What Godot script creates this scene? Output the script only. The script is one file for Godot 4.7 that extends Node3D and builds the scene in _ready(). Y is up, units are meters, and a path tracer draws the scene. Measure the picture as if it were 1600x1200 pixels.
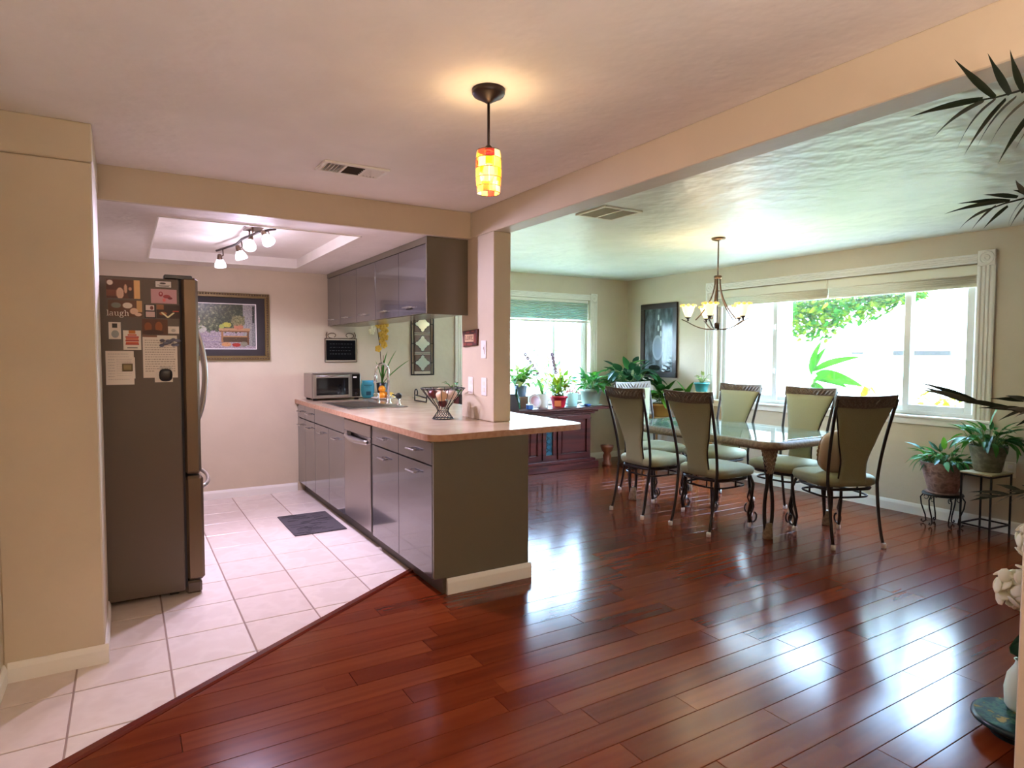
extends Node3D

var M := {}
var used := {}
var leaf_meshes := {}
var keep_in := AABB(Vector3(-50, -50, -50), Vector3(100, 100, 100))

# ---------------------------------------------------------------- helpers
func V(x: float, y: float, z: float) -> Vector3:
	return Vector3(x, y, z)

func S(smooth := false) -> SurfaceTool:
	var s := SurfaceTool.new()
	s.begin(Mesh.PRIMITIVE_TRIANGLES)
	s.set_smooth_group(0 if smooth else -1)
	return s

func tri(s: SurfaceTool, a: Vector3, b: Vector3, c: Vector3, ua := Vector2.ZERO, ub := Vector2.ZERO, uc := Vector2.ZERO) -> void:
	s.set_uv(ua)
	s.add_vertex(a)
	s.set_uv(uc)
	s.add_vertex(c)
	s.set_uv(ub)
	s.add_vertex(b)

func quad(s: SurfaceTool, a: Vector3, b: Vector3, c: Vector3, d: Vector3) -> void:
	tri(s, a, b, c, Vector2(0, 1), Vector2(1, 1), Vector2(1, 0))
	tri(s, a, c, d, Vector2(0, 1), Vector2(1, 0), Vector2(0, 0))

func quado(s: SurfaceTool, a: Vector3, b: Vector3, c: Vector3, d: Vector3, n: Vector3) -> void:
	if (b - a).cross(c - a).dot(n) < 0.0:
		quad(s, a, d, c, b)
	else:
		quad(s, a, b, c, d)

func bx(s: SurfaceTool, c: Vector3, size: Vector3, bev := 0.0, B := Basis.IDENTITY) -> void:
	var h := size * 0.5
	var b := minf(bev, minf(h.x, minf(h.y, h.z)) * 0.9)
	var P := func(sx: float, sy: float, sz: float, k: int) -> Vector3:
		var q := Vector3(sx * (h.x - (0.0 if k == 0 else b)), sy * (h.y - (0.0 if k == 1 else b)), sz * (h.z - (0.0 if k == 2 else b)))
		return c + B * q
	for sg: float in [-1.0, 1.0]:
		quado(s, P.call(sg, -1, -1, 0), P.call(sg, 1, -1, 0), P.call(sg, 1, 1, 0), P.call(sg, -1, 1, 0), B * Vector3(sg, 0, 0))
		quado(s, P.call(-1, sg, -1, 1), P.call(1, sg, -1, 1), P.call(1, sg, 1, 1), P.call(-1, sg, 1, 1), B * Vector3(0, sg, 0))
		quado(s, P.call(-1, -1, sg, 2), P.call(1, -1, sg, 2), P.call(1, 1, sg, 2), P.call(-1, 1, sg, 2), B * Vector3(0, 0, sg))
	if b <= 0.0:
		return
	for i: float in [-1.0, 1.0]:
		for j: float in [-1.0, 1.0]:
			quado(s, P.call(i, j, -1, 0), P.call(i, j, 1, 0), P.call(i, j, 1, 1), P.call(i, j, -1, 1), B * Vector3(i, j, 0))
			quado(s, P.call(i, -1, j, 0), P.call(i, 1, j, 0), P.call(i, 1, j, 2), P.call(i, -1, j, 2), B * Vector3(i, 0, j))
			quado(s, P.call(-1, i, j, 1), P.call(1, i, j, 1), P.call(1, i, j, 2), P.call(-1, i, j, 2), B * Vector3(0, i, j))
			for k: float in [-1.0, 1.0]:
				var a: Vector3 = P.call(i, j, k, 0)
				var e: Vector3 = P.call(i, j, k, 1)
				var f: Vector3 = P.call(i, j, k, 2)
				if (e - a).cross(f - a).dot(B * Vector3(i, j, k)) < 0.0:
					tri(s, a, f, e)
				else:
					tri(s, a, e, f)

# box from its two opposite corners
func bc(s: SurfaceTool, a: Vector3, b: Vector3, bev := 0.0) -> void:
	bx(s, (a + b) * 0.5, (b - a).abs(), bev)

func tube(s: SurfaceTool, pts: Array, r: Variant, n := 8, flat := 1.0) -> void:
	var m := pts.size()
	var side := Vector3.ZERO
	var prev: Array = []
	for i in m:
		var p: Vector3 = pts[i]
		var d: Vector3 = ((pts[mini(i + 1, m - 1)] as Vector3) - (pts[maxi(i - 1, 0)] as Vector3)).normalized()
		if side == Vector3.ZERO:
			side = d.cross(Vector3.UP if absf(d.y) < 0.9 else Vector3.RIGHT).normalized()
		side = (side - d * side.dot(d)).normalized()
		var up := d.cross(side)
		var rr: float = r[i] if r is Array else r
		var ring: Array = []
		for k in n:
			var a := TAU * k / n
			ring.append(p + side * cos(a) * rr + up * sin(a) * rr * flat)
		if i == 0:
			for k in range(1, n - 1):
				tri(s, ring[0], ring[k + 1], ring[k])
		else:
			for k in n:
				var q := (k + 1) % n
				quad(s, prev[k], prev[q], ring[q], ring[k])
		if i == m - 1:
			for k in range(1, n - 1):
				tri(s, ring[0], ring[k], ring[k + 1])
		prev = ring

func lathe(s: SurfaceTool, prof: Array, at: Vector3, n := 20, B := Basis.IDENTITY) -> void:
	for k in n:
		var a0 := TAU * k / n
		var a1 := TAU * (k + 1) / n
		for i in prof.size() - 1:
			var p: Vector2 = prof[i]
			var q: Vector2 = prof[i + 1]
			var A := at + B * Vector3(p.x * cos(a0), p.y, p.x * sin(a0))
			var C := at + B * Vector3(q.x * cos(a0), q.y, q.x * sin(a0))
			var D := at + B * Vector3(q.x * cos(a1), q.y, q.x * sin(a1))
			var E := at + B * Vector3(p.x * cos(a1), p.y, p.x * sin(a1))
			if q.x > 0.00001:
				tri(s, A, C, D, Vector2(float(k) / n, p.y), Vector2(float(k) / n, q.y), Vector2(float(k + 1) / n, q.y))
			if p.x > 0.00001:
				tri(s, A, D, E, Vector2(float(k) / n, p.y), Vector2(float(k + 1) / n, q.y), Vector2(float(k + 1) / n, p.y))

func prism(s: SurfaceTool, poly: PackedVector2Array, d0: float, d1: float, T := Transform3D.IDENTITY, bev := 0.0) -> void:
	var p := poly.duplicate()
	if Geometry2D.is_polygon_clockwise(p):
		p.reverse()
	var idx := Geometry2D.triangulate_polygon(p)
	var cap := p
	if bev > 0.0:
		var got := Geometry2D.offset_polygon(p, -bev, Geometry2D.JOIN_MITER)
		if got.size() == 1 and got[0].size() == p.size():
			cap = got[0]
			if Geometry2D.is_polygon_clockwise(cap):
				cap.reverse()
			var best := 0
			for i in cap.size():
				if cap[i].distance_to(p[0]) < cap[best].distance_to(p[0]):
					best = i
			var turned := PackedVector2Array()
			for i in cap.size():
				turned.append(cap[(i + best) % cap.size()])
			cap = turned
		else:
			bev = 0.0
	for t in idx.size() / 3:
		var a := cap[idx[t * 3]]
		var b := cap[idx[t * 3 + 1]]
		var c := cap[idx[t * 3 + 2]]
		if (b - a).cross(c - a) < 0.0:
			var w := b
			b = c
			c = w
		tri(s, T * V(a.x, a.y, d1), T * V(b.x, b.y, d1), T * V(c.x, c.y, d1), a, b, c)
		a = p[idx[t * 3]]
		b = p[idx[t * 3 + 1]]
		c = p[idx[t * 3 + 2]]
		if (b - a).cross(c - a) < 0.0:
			var w := b
			b = c
			c = w
		tri(s, T * V(a.x, a.y, d0), T * V(c.x, c.y, d0), T * V(b.x, b.y, d0), a, c, b)
	var top := d1 - bev
	for i in p.size():
		var a := p[i]
		var b := p[(i + 1) % p.size()]
		tri(s, T * V(a.x, a.y, d0), T * V(b.x, b.y, d0), T * V(b.x, b.y, top), a, b, b)
		tri(s, T * V(a.x, a.y, d0), T * V(b.x, b.y, top), T * V(a.x, a.y, top), a, b, a)
		if bev > 0.0:
			var c := cap[(i + 1) % p.size()]
			var d := cap[i]
			tri(s, T * V(a.x, a.y, top), T * V(b.x, b.y, top), T * V(c.x, c.y, d1), a, b, c)
			tri(s, T * V(a.x, a.y, top), T * V(c.x, c.y, d1), T * V(d.x, d.y, d1), a, c, d)

func spow(v: float, e: float) -> float:
	return signf(v) * pow(absf(v), e)

# rounded cushion-like solid: half sizes h, e1 shapes its height, e2 its outline (1 round, small square)
func puff(s: SurfaceTool, c: Vector3, h: Vector3, e1 := 0.5, e2 := 0.5, nu := 20, nv := 10, B := Basis.IDENTITY) -> void:
	var P := func(i: int, j: int) -> Vector3:
		var u := TAU * i / nu
		var w := PI * (float(j) / nv - 0.5)
		var cw := spow(cos(w), e1)
		return c + B * Vector3(h.x * cw * spow(cos(u), e2), h.y * spow(sin(w), e1), h.z * cw * spow(sin(u), e2))
	for i in nu:
		for j in nv:
			var a: Vector3 = P.call(i, j)
			var b: Vector3 = P.call(i, j + 1)
			var d: Vector3 = P.call(i + 1, j + 1)
			var e: Vector3 = P.call(i + 1, j)
			if j < nv - 1:
				tri(s, a, b, d)
			if j > 0:
				tri(s, a, d, e)

func finish(s: SurfaceTool, m: Material) -> ArrayMesh:
	s.generate_normals()
	s.set_material(m)
	return s.commit()

func obj(called: String, s: SurfaceTool, m: Material, parent: Node3D = self) -> MeshInstance3D:
	return inst(called, finish(s, m), parent)

func inst(called: String, mesh: Mesh, parent: Node3D, T := Transform3D.IDENTITY) -> MeshInstance3D:
	var o := MeshInstance3D.new()
	o.mesh = mesh
	o.transform = T
	if parent == self:
		o.name = numbered(called)
		add_child(o)
	else:
		o.name = called
		parent.add_child(o, true)
	return o

func numbered(called: String) -> String:
	if not used.has(called):
		used[called] = 0
		return called
	used[called] += 1
	return "%s_%03d" % [called, used[called]]

func tag(o: Node3D, label: String, category := "", group := "", kind := "") -> Node3D:
	o.set_meta("label", label)
	if category:
		o.set_meta("category", category)
	if group:
		o.set_meta("group", group)
	if kind:
		o.set_meta("kind", kind)
	return o

func thing(called: String, label: String, category: String, at := Vector3.ZERO, turn := 0.0, group := "") -> Node3D:
	var o := Node3D.new()
	o.name = numbered(called)
	add_child(o)
	o.position = at
	o.rotation.y = turn
	return tag(o, label, category, group)

func structure(called: String, label: String) -> Node3D:
	var o := Node3D.new()
	o.name = numbered(called)
	add_child(o)
	o.set_meta("label", label)
	o.set_meta("kind", "structure")
	return o

func smesh(called: String, s: SurfaceTool, m: Material, label: String) -> MeshInstance3D:
	var o := obj(called, s, m)
	o.set_meta("label", label)
	o.set_meta("kind", "structure")
	return o

func mat(key: String, c: Color, rough := 0.6, metal := 0.0, spec := 0.5) -> StandardMaterial3D:
	var m := StandardMaterial3D.new()
	m.resource_name = key
	m.albedo_color = c
	m.roughness = rough
	m.metallic = metal
	m.metallic_specular = spec
	M[key] = m
	return m

func C8(r: int, g: int, b: int) -> Color:
	return Color8(r, g, b)

func noise(freq: float, seed_: int, octaves := 4) -> FastNoiseLite:
	var n := FastNoiseLite.new()
	n.noise_type = FastNoiseLite.TYPE_SIMPLEX_SMOOTH
	n.frequency = freq
	n.seed = seed_
	n.fractal_octaves = octaves
	return n

# a tiling texture that runs between the given colours
func mottled(size: int, freq: float, seed_: int, cols: Array, octaves := 4) -> NoiseTexture2D:
	var t := NoiseTexture2D.new()
	t.width = size
	t.height = size
	t.seamless = true
	t.noise = noise(freq, seed_, octaves)
	var g := Gradient.new()
	var off := PackedFloat32Array()
	var cc := PackedColorArray()
	for i in cols.size():
		off.append(0.25 + 0.5 * i / maxf(1.0, cols.size() - 1))
		cc.append(cols[i])
	g.offsets = off
	g.colors = cc
	t.color_ramp = g
	return t

func relief(size: int, freq: float, seed_: int, octaves := 3) -> NoiseTexture2D:
	var t := NoiseTexture2D.new()
	t.width = size
	t.height = size
	t.seamless = true
	t.noise = noise(freq, seed_, octaves)
	return t

func tri_tex(m: StandardMaterial3D, tex: Texture2D, per_metre: float, world := true) -> void:
	if tex:
		m.albedo_texture = tex
	m.uv1_triplanar = true
	m.uv1_world_triplanar = world
	m.uv1_scale = Vector3.ONE * per_metre

func bump(m: StandardMaterial3D, tex: Texture2D, depth_cm: float) -> void:
	m.heightmap_enabled = true
	m.heightmap_texture = tex
	m.heightmap_scale = depth_cm

func img_tex(im: Image) -> ImageTexture:
	return ImageTexture.create_from_image(im)

func omni(called: String, at: Vector3, c: Color, energy: float, size: float, parent: Node3D) -> OmniLight3D:
	var l := OmniLight3D.new()
	l.name = called
	l.light_color = c
	l.light_energy = energy
	l.light_size = size
	l.omni_range = 14.0
	l.omni_attenuation = 2.0
	l.shadow_enabled = true
	l.position = at
	parent.add_child(l, true)
	return l

func spot(called: String, at: Vector3, dir: Vector3, angle: float, c: Color, energy: float, size: float, parent: Node3D) -> void:
	var l := SpotLight3D.new()
	l.name = called
	l.light_color = c
	l.light_energy = energy
	l.light_size = size
	l.spot_angle = angle
	l.spot_angle_attenuation = 0.6
	l.spot_range = 14.0
	l.spot_attenuation = 2.0
	l.shadow_enabled = true
	l.basis = Basis.looking_at(dir, Vector3.UP if absf(dir.y) < 0.95 else Vector3.FORWARD)
	l.position = at
	parent.add_child(l, true)

# ---------------------------------------------------------------- leaves
# unit leaf: one metre long along +Z, half width 0.5 at its widest
func leaf_mesh(kind: String, bend: float, m: Material) -> ArrayMesh:
	var key := "%s%.2f%s" % [kind, bend, m.resource_name]
	if leaf_meshes.has(key):
		return leaf_meshes[key]
	var s := S(true)
	var n := 7
	var fold: float = {"lance": 0.12, "heart": 0.2, "strap": 0.05, "needle": 0.02}[kind]
	var rows: Array = []
	for i in n + 1:
		var t := float(i) / n
		var w := 0.0
		match kind:
			"lance":
				w = 0.5 * pow(sin(PI * pow(t, 0.75)), 0.8)
			"heart":
				w = 0.5 * (pow(1.0 - t, 0.6) * 1.15 if t > 0.16 else 0.9 + t)
			"strap":
				w = 0.5 * minf(1.0, 0.55 + t * 1.4) * pow(maxf(0.0, 1.0 - pow(t, 4.0)), 0.7)
			"needle":
				w = 0.5 * (0.55 + 0.45 * sin(PI * minf(1.0, t * 1.3))) * pow(maxf(0.0, 1.0 - t * t), 0.7)
		if i == n:
			w = 0.0
		var z := t
		var y := -bend * t * t
		rows.append([Vector3(-w, y + absf(w) * fold, z), Vector3(0, y, z), Vector3(w, y + absf(w) * fold, z)])
	for i in n:
		var a: Array = rows[i]
		var b: Array = rows[i + 1]
		if i < n - 1:
			quad(s, b[0], b[1], a[1], a[0])
			quad(s, b[1], b[2], a[2], a[1])
		else:
			tri(s, b[1], a[1], a[0])
			tri(s, b[1], a[2], a[1])
	leaf_meshes[key] = finish(s, m)
	return leaf_meshes[key]

func put_leaf(parent: Node3D, kind: String, m: Material, base: Vector3, dir: Vector3, length: float, width: float, bend: float, roll := 0.0, called := "leaf") -> void:
	var f := dir.normalized()
	var r := Vector3.UP.cross(f)
	r = Vector3.RIGHT if r.length() < 0.01 else r.normalized()
	var u := f.cross(r)
	var B := Basis(r, u, f).rotated(f, roll)
	inst(called, leaf_mesh(kind, bend, m), parent, Transform3D(Basis(B.x * width, B.y * length, B.z * length), base))

# a clump: leaves on stalks that rise from one place
func clump(parent: Node3D, at: Vector3, n: int, kind: String, mats: Array, len0: float, len1: float, ratio: float, el0: float, el1: float, stalk0: float, stalk1: float, seed_: int, core := 0.03, stem_mat: Material = null) -> void:
	var g := RandomNumberGenerator.new()
	g.seed = seed_
	var s := S(true)
	for i in n:
		var az := TAU * (i * 0.382 + g.randf() * 0.12)
		var el := deg_to_rad(g.randf_range(el0, el1))
		var d := Vector3(cos(az) * cos(el), sin(el), sin(az) * cos(el))
		var b := at + Vector3(cos(az), 0, sin(az)) * core * g.randf()
		var stalk := g.randf_range(stalk0, stalk1)
		var dd := (d + Vector3.UP * 0.7).normalized()
		var e := b + dd * stalk
		if parent.position.x + e.x > keep_in.end.x - 0.04:
			e.x = b.x
		if parent.position.z + e.z < keep_in.position.z + 0.04:
			e.z = b.z
		tube(s, [b, b.lerp(e, 0.5) + Vector3.UP * stalk * 0.05, e], 0.0025, 5)
		var L := g.randf_range(len0, len1)
		var out := (d - Vector3.UP * g.randf_range(0.0, 0.5)).normalized()
		var tip := parent.position + e + out * L
		if tip.x > keep_in.end.x or tip.x < keep_in.position.x:
			out.x = -out.x
		if tip.z < keep_in.position.z or tip.z > keep_in.end.z:
			out.z = -out.z
		put_leaf(parent, kind, mats[g.randi() % mats.size()], e, out, L, L * ratio * g.randf_range(0.85, 1.15), [0.15, 0.35, 0.6][g.randi() % 3], g.randf_range(-0.5, 0.5))
	obj("stems", s, stem_mat if stem_mat else M.stem, parent)

# a hollow flower pot with soil; returns nothing, adds pot and soil parts
func pot(parent: Node3D, at: Vector3, r0: float, r1: float, h: float, m: Material, rim := 0.0, n := 24) -> void:
	var s := S(true)
	var p: Array = [Vector2(0, 0), Vector2(r0 * 0.96, 0), Vector2(r0, 0.006)]
	if rim > 0.0:
		p.append_array([Vector2(lerpf(r0, r1, 0.8), h * 0.8), Vector2(r1 + rim, h * 0.8), Vector2(r1 + rim, h * 0.995), Vector2(r1 + rim * 0.5, h)])
	else:
		p.append_array([Vector2(r1, h - 0.004), Vector2(r1 - 0.003, h)])
	p.append_array([Vector2(r1 - 0.012, h), Vector2(r1 - 0.014, h * 0.86), Vector2(r1 * 0.8, h * 0.84)])
	lathe(s, p, at, n)
	obj("pot", s, m, parent)
	s = S(true)
	lathe(s, [Vector2(r1 - 0.016, h * 0.86), Vector2(r1 * 0.5, h * 0.9), Vector2(0, h * 0.91)], at, n)
	obj("soil", s, M.soil, parent)

# ---------------------------------------------------------------- materials
func wood_image(w: int, h: int, cols: Array, seed_: int, fx := 1.0) -> Image:
	var im := Image.create(w, h, true, Image.FORMAT_RGB8)
	var a := noise(0.012, seed_, 2)
	var b := noise(0.03, seed_ + 1, 1)
	for y in h:
		for x in w:
			var v := a.get_noise_2d(x * 0.12 * fx, y * 2.4) * 0.75 + b.get_noise_2d(x * 0.08 * fx, y * 2.0) * 0.5
			v = clampf(v * 0.9 + 0.5, 0.0, 0.999) * (cols.size() - 1)
			var i := int(v)
			im.set_pixel(x, y, (cols[i] as Color).lerp(cols[i + 1], v - i))
	im.generate_mipmaps()
	return im

func leafy(key: String, c: Color, back: Color, rough := 0.4, spec := 0.3) -> void:
	var m := mat(key, c, rough + 0.12, 0.0, spec)
	m.backlight_enabled = true
	m.backlight = back

func glow(key: String, c: Color, e: float, col := Color(0.9, 0.9, 0.9)) -> void:
	var m := mat(key, col, 0.4)
	m.emission_enabled = true
	m.emission = c
	m.emission_energy_multiplier = e

func make_materials() -> void:
	var peel := relief(256, 0.05, 3)
	var m := mat("wall_paint", C8(206, 190, 163), 0.55)
	tri_tex(m, mottled(256, 0.01, 5, [C8(250, 250, 250), C8(255, 255, 255)]), 0.7)
	bump(m, peel, 0.12)
	m = mat("ceiling_paint", C8(240, 232, 222), 0.7)
	tri_tex(m, mottled(256, 0.01, 6, [C8(250, 250, 249), C8(255, 255, 255)]), 0.8)
	bump(m, peel, 0.2)
	m = mat("plaster_ceiling", C8(226, 224, 208), 0.42)
	tri_tex(m, mottled(256, 0.01, 6, [C8(247, 248, 246), C8(255, 255, 255)]), 0.7)
	bump(m, relief(512, 0.012, 12, 3), 0.9)
	mat("trim_white", C8(238, 233, 222), 0.35)
	mat("vinyl_white", C8(232, 236, 234), 0.3)
	mat("outside_white", C8(244, 244, 240), 0.8)
	# wood floor: four boards cut from one grain, at different places in it
	var tex := img_tex(wood_image(768, 256, [C8(101, 44, 21), C8(107, 48, 24), C8(113, 52, 26)], 21))
	for i in 6:
		m = mat("floor_wood_%d" % i, [C8(255, 250, 245), C8(232, 214, 206), C8(255, 238, 225), C8(220, 198, 190), C8(244, 228, 220), C8(208, 186, 178)][i], 0.17, 0.0, 0.32)
		m.albedo_texture = tex
		m.uv1_scale = Vector3(0.75, 1.7, 1)
		m.uv1_offset = Vector3(0.37 * i, 0.29 * i, 0)
	m = mat("molding_wood", C8(92, 30, 14), 0.22)
	m = mat("subfloor", C8(60, 22, 11), 0.4)
	for i in 3:
		m = mat("floor_tile_%d" % i, [C8(226, 212, 200), C8(222, 206, 195), C8(229, 216, 206)][i], 0.24, 0.0, 0.5)
		tri_tex(m, mottled(256, 0.012, 30 + i, [C8(247, 244, 241), C8(255, 254, 252), C8(250, 247, 244)]), 1.1)
	mat("grout", C8(150, 126, 112), 0.9)
	# cabinets and worktop
	m = mat("cabinet_gloss", C8(68, 65, 64), 0.16, 0.0, 0.6)
	m.clearcoat_enabled = true
	m.clearcoat = 0.8
	m.clearcoat_roughness = 0.06
	m = mat("cabinet_panel", C8(106, 98, 82), 0.2, 0.0, 0.5)
	mat("toe_kick", C8(78, 68, 58), 0.5)
	mat("galvanized", C8(128, 126, 122), 0.5, 0.3)
	m = mat("worktop", C8(206, 184, 158), 0.17, 0.0, 0.55)
	tri_tex(m, mottled(256, 0.012, 41, [C8(244, 238, 232), C8(255, 253, 250)], 2), 1.2)
	m = mat("worktop_edge", C8(184, 144, 116), 0.4)
	tri_tex(m, mottled(256, 0.04, 43, [C8(235, 220, 205), C8(255, 252, 248)]), 2.0)
	mat("steel", C8(196, 192, 188), 0.28, 1.0)
	mat("chrome", C8(225, 225, 225), 0.06, 1.0)
	m = mat("brushed_steel", C8(176, 170, 166), 0.34, 1.0)
	bump(m, relief(128, 0.2, 47), 0.02)
	tri_tex(m, null, 1.5)
	mat("fridge_side", C8(92, 78, 64), 0.45)
	mat("fridge_door_edge", C8(112, 94, 74), 0.38, 0.6)
	mat("rubber", C8(26, 22, 20), 0.7)
	mat("black_plastic", C8(24, 22, 22), 0.3)
	mat("black_glass", C8(14, 13, 13), 0.05)
	mat("iron", C8(46, 36, 30), 0.42, 0.35)
	mat("black_iron", C8(22, 20, 20), 0.45, 0.3)
	mat("bronze", C8(96, 76, 60), 0.38, 0.6)
	mat("dark_bronze", C8(40, 26, 20), 0.4, 0.4)
	mat("white_plastic", C8(236, 230, 222), 0.35)
	mat("felt_pad", C8(214, 206, 196), 0.8)
	m = mat("chair_cloth", C8(154, 151, 116), 0.75)
	tri_tex(m, mottled(256, 0.12, 51, [C8(225, 222, 214), C8(255, 255, 250)], 2), 5.0, false)
	m.rim_enabled = true
	m.rim = 0.3
	m = mat("chair_back_cloth", C8(138, 124, 92), 0.8)
	tri_tex(m, mottled(256, 0.12, 52, [C8(215, 212, 205), C8(255, 255, 250)], 2), 5.0, false)
	m = mat("carved_rail", C8(112, 98, 82), 0.35)
	tri_tex(m, mottled(256, 0.05, 53, [C8(190, 180, 170), C8(255, 250, 245)]), 4.0, false)
	m = mat("table_stone", C8(146, 124, 98), 0.5)
	tri_tex(m, mottled(256, 0.05, 54, [C8(200, 190, 178), C8(255, 250, 244)]), 3.0)
	m = mat("table_glass", Color(0.72, 0.92, 0.86, 0.12), 0.02)
	m.transparency = BaseMaterial3D.TRANSPARENCY_ALPHA
	m = mat("window_glass", Color(0.95, 0.99, 0.98, 0.04), 0.0)
	m.transparency = BaseMaterial3D.TRANSPARENCY_ALPHA
	mat("painted_reflection", C8(206, 216, 200), 0.12, 0.25)  # pale colour painted in for what the wall mirrors would reflect
	m = mat("cherry", C8(86, 34, 30), 0.28)
	var cher := img_tex(wood_image(256, 256, [C8(170, 150, 145), C8(255, 250, 245), C8(205, 185, 180)], 61))
	tri_tex(m, cher, 1.4)
	mat("dark_cherry", C8(48, 22, 18), 0.35)
	m = mat("blue_glass", C8(38, 86, 104), 0.08)
	mat("blind_cloth", C8(206, 220, 206), 0.8)
	M.blind_cloth.backlight_enabled = true
	M.blind_cloth.backlight = C8(70, 112, 116)
	mat("valance_cloth", C8(232, 226, 204), 0.8)
	mat("soil", C8(44, 32, 24), 1.0)
	mat("stem", C8(96, 124, 52), 0.5)
	mat("brown_stem", C8(92, 68, 42), 0.7)
	leafy("leaf_dark", C8(30, 74, 38), C8(40, 90, 30), 0.3)
	leafy("leaf_deep", C8(22, 52, 34), C8(20, 50, 20), 0.25)
	leafy("leaf_mid", C8(56, 108, 38), C8(50, 90, 20), 0.4)
	leafy("leaf_light", C8(104, 146, 48), C8(70, 100, 24), 0.45)
	leafy("leaf_lime", C8(134, 148, 30), C8(96, 104, 16), 0.5)
	leafy("leaf_pale", C8(158, 170, 104), C8(90, 96, 50), 0.5)
	leafy("leaf_palm", C8(15, 24, 13), C8(14, 22, 8), 0.35)
	leafy("leaf_red", C8(150, 92, 84), C8(150, 80, 70), 0.4)
	leafy("banana_leaf", C8(22, 66, 2), C8(30, 70, 2), 0.8, 0.03)
	leafy("tree_leaf", C8(34, 80, 24), C8(40, 80, 18), 0.8, 0.05)
	leafy("tree_leaf_light", C8(78, 98, 16), C8(84, 100, 14), 0.8, 0.05)
	leafy("garden_lime", C8(104, 96, 8), C8(100, 96, 8), 0.8, 0.05)
	leafy("petal_white", C8(246, 242, 224), C8(240, 236, 210), 0.6)
	leafy("petal_yellow", C8(214, 176, 74), C8(220, 180, 80), 0.5)
	leafy("petal_mauve", C8(120, 92, 108), C8(70, 46, 60), 0.6)
	mat("bark", C8(104, 84, 66), 0.9)
	mat("rug", C8(74, 68, 70), 0.95)
	mat("rug_streak", C8(48, 44, 46), 0.95)
	mat("orange_peel", C8(240, 150, 24), 0.45)
	mat("paper", C8(232, 222, 206), 0.85)
	m = mat("grass", C8(160, 156, 108), 0.95)
	tri_tex(m, mottled(256, 0.04, 71, [C8(190, 200, 170), C8(255, 255, 245)]), 0.6)
	mat("concrete", C8(205, 202, 192), 0.9)

# ---------------------------------------------------------------- scene
func _ready() -> void:
	# camera
	var cam := Camera3D.new()
	cam.name = "camera"
	cam.fov = 62.36
	cam.near = 0.05
	cam.far = 400.0
	cam.position = V(0, 1.42, 0)
	cam.rotation_degrees = V(-2.72, -31.39, 0.13)
	add_child(cam)
	cam.current = true
	# sky, exposure
	var we := WorldEnvironment.new()
	we.name = "world_environment"
	var env := Environment.new()
	var sky := Sky.new()
	var sm := ProceduralSkyMaterial.new()
	sm.sky_top_color = Color(0.62, 0.78, 0.95)
	sm.sky_horizon_color = Color(0.93, 0.96, 0.97)
	sm.sky_curve = 0.14
	sm.ground_bottom_color = Color(0.5, 0.5, 0.4)
	sm.ground_horizon_color = Color(0.75, 0.76, 0.7)
	sm.sky_energy_multiplier = 6.2
	sm.ground_energy_multiplier = 2.5
	sky.sky_material = sm
	env.background_mode = Environment.BG_SKY
	env.sky = sky
	env.tonemap_mode = Environment.TONE_MAPPER_LINEAR
	env.tonemap_exposure = 1.06
	env.sdfgi_enabled = true
	env.ssao_enabled = true
	env.ssil_enabled = true
	we.environment = env
	add_child(we)
	# sun: high over the house, so that it lights the garden and enters no window
	var sun := DirectionalLight3D.new()
	sun.name = "sun"
	sun.light_color = Color(1.0, 0.96, 0.88)
	sun.light_energy = 4.0
	sun.light_angular_distance = 0.6
	sun.shadow_enabled = true
	sun.basis = Basis.looking_at(V(0.5, -0.75, -0.42).normalized(), Vector3.UP)
	add_child(sun)
	make_materials()
	build_shell()
	build_floors()
	build_windows()
	build_outside()
	build_kitchen()
	build_fridge()
	build_lamps()
	build_counter_things()
	build_wall_things()
	build_dining()
	keep_in = AABB(V(-50, -50, -6.69), V(55.96, 100, 100))
	build_sideboard()
	build_right_plants()

# ---------------------------------------------------------------- room shell
# ceiling slab with an opening for an air duct
func holed_slab(s: SurfaceTool, x0: float, x1: float, z0: float, z1: float, hx0: float, hx1: float, hz0: float, hz1: float) -> void:
	bc(s, V(x0, 2.43, z0), V(hx0, 2.58, z1))
	bc(s, V(hx1, 2.43, z0), V(x1, 2.58, z1))
	bc(s, V(hx0, 2.43, z0), V(hx1, 2.58, hz0))
	bc(s, V(hx0, 2.43, hz1), V(hx1, 2.58, z1))

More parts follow.
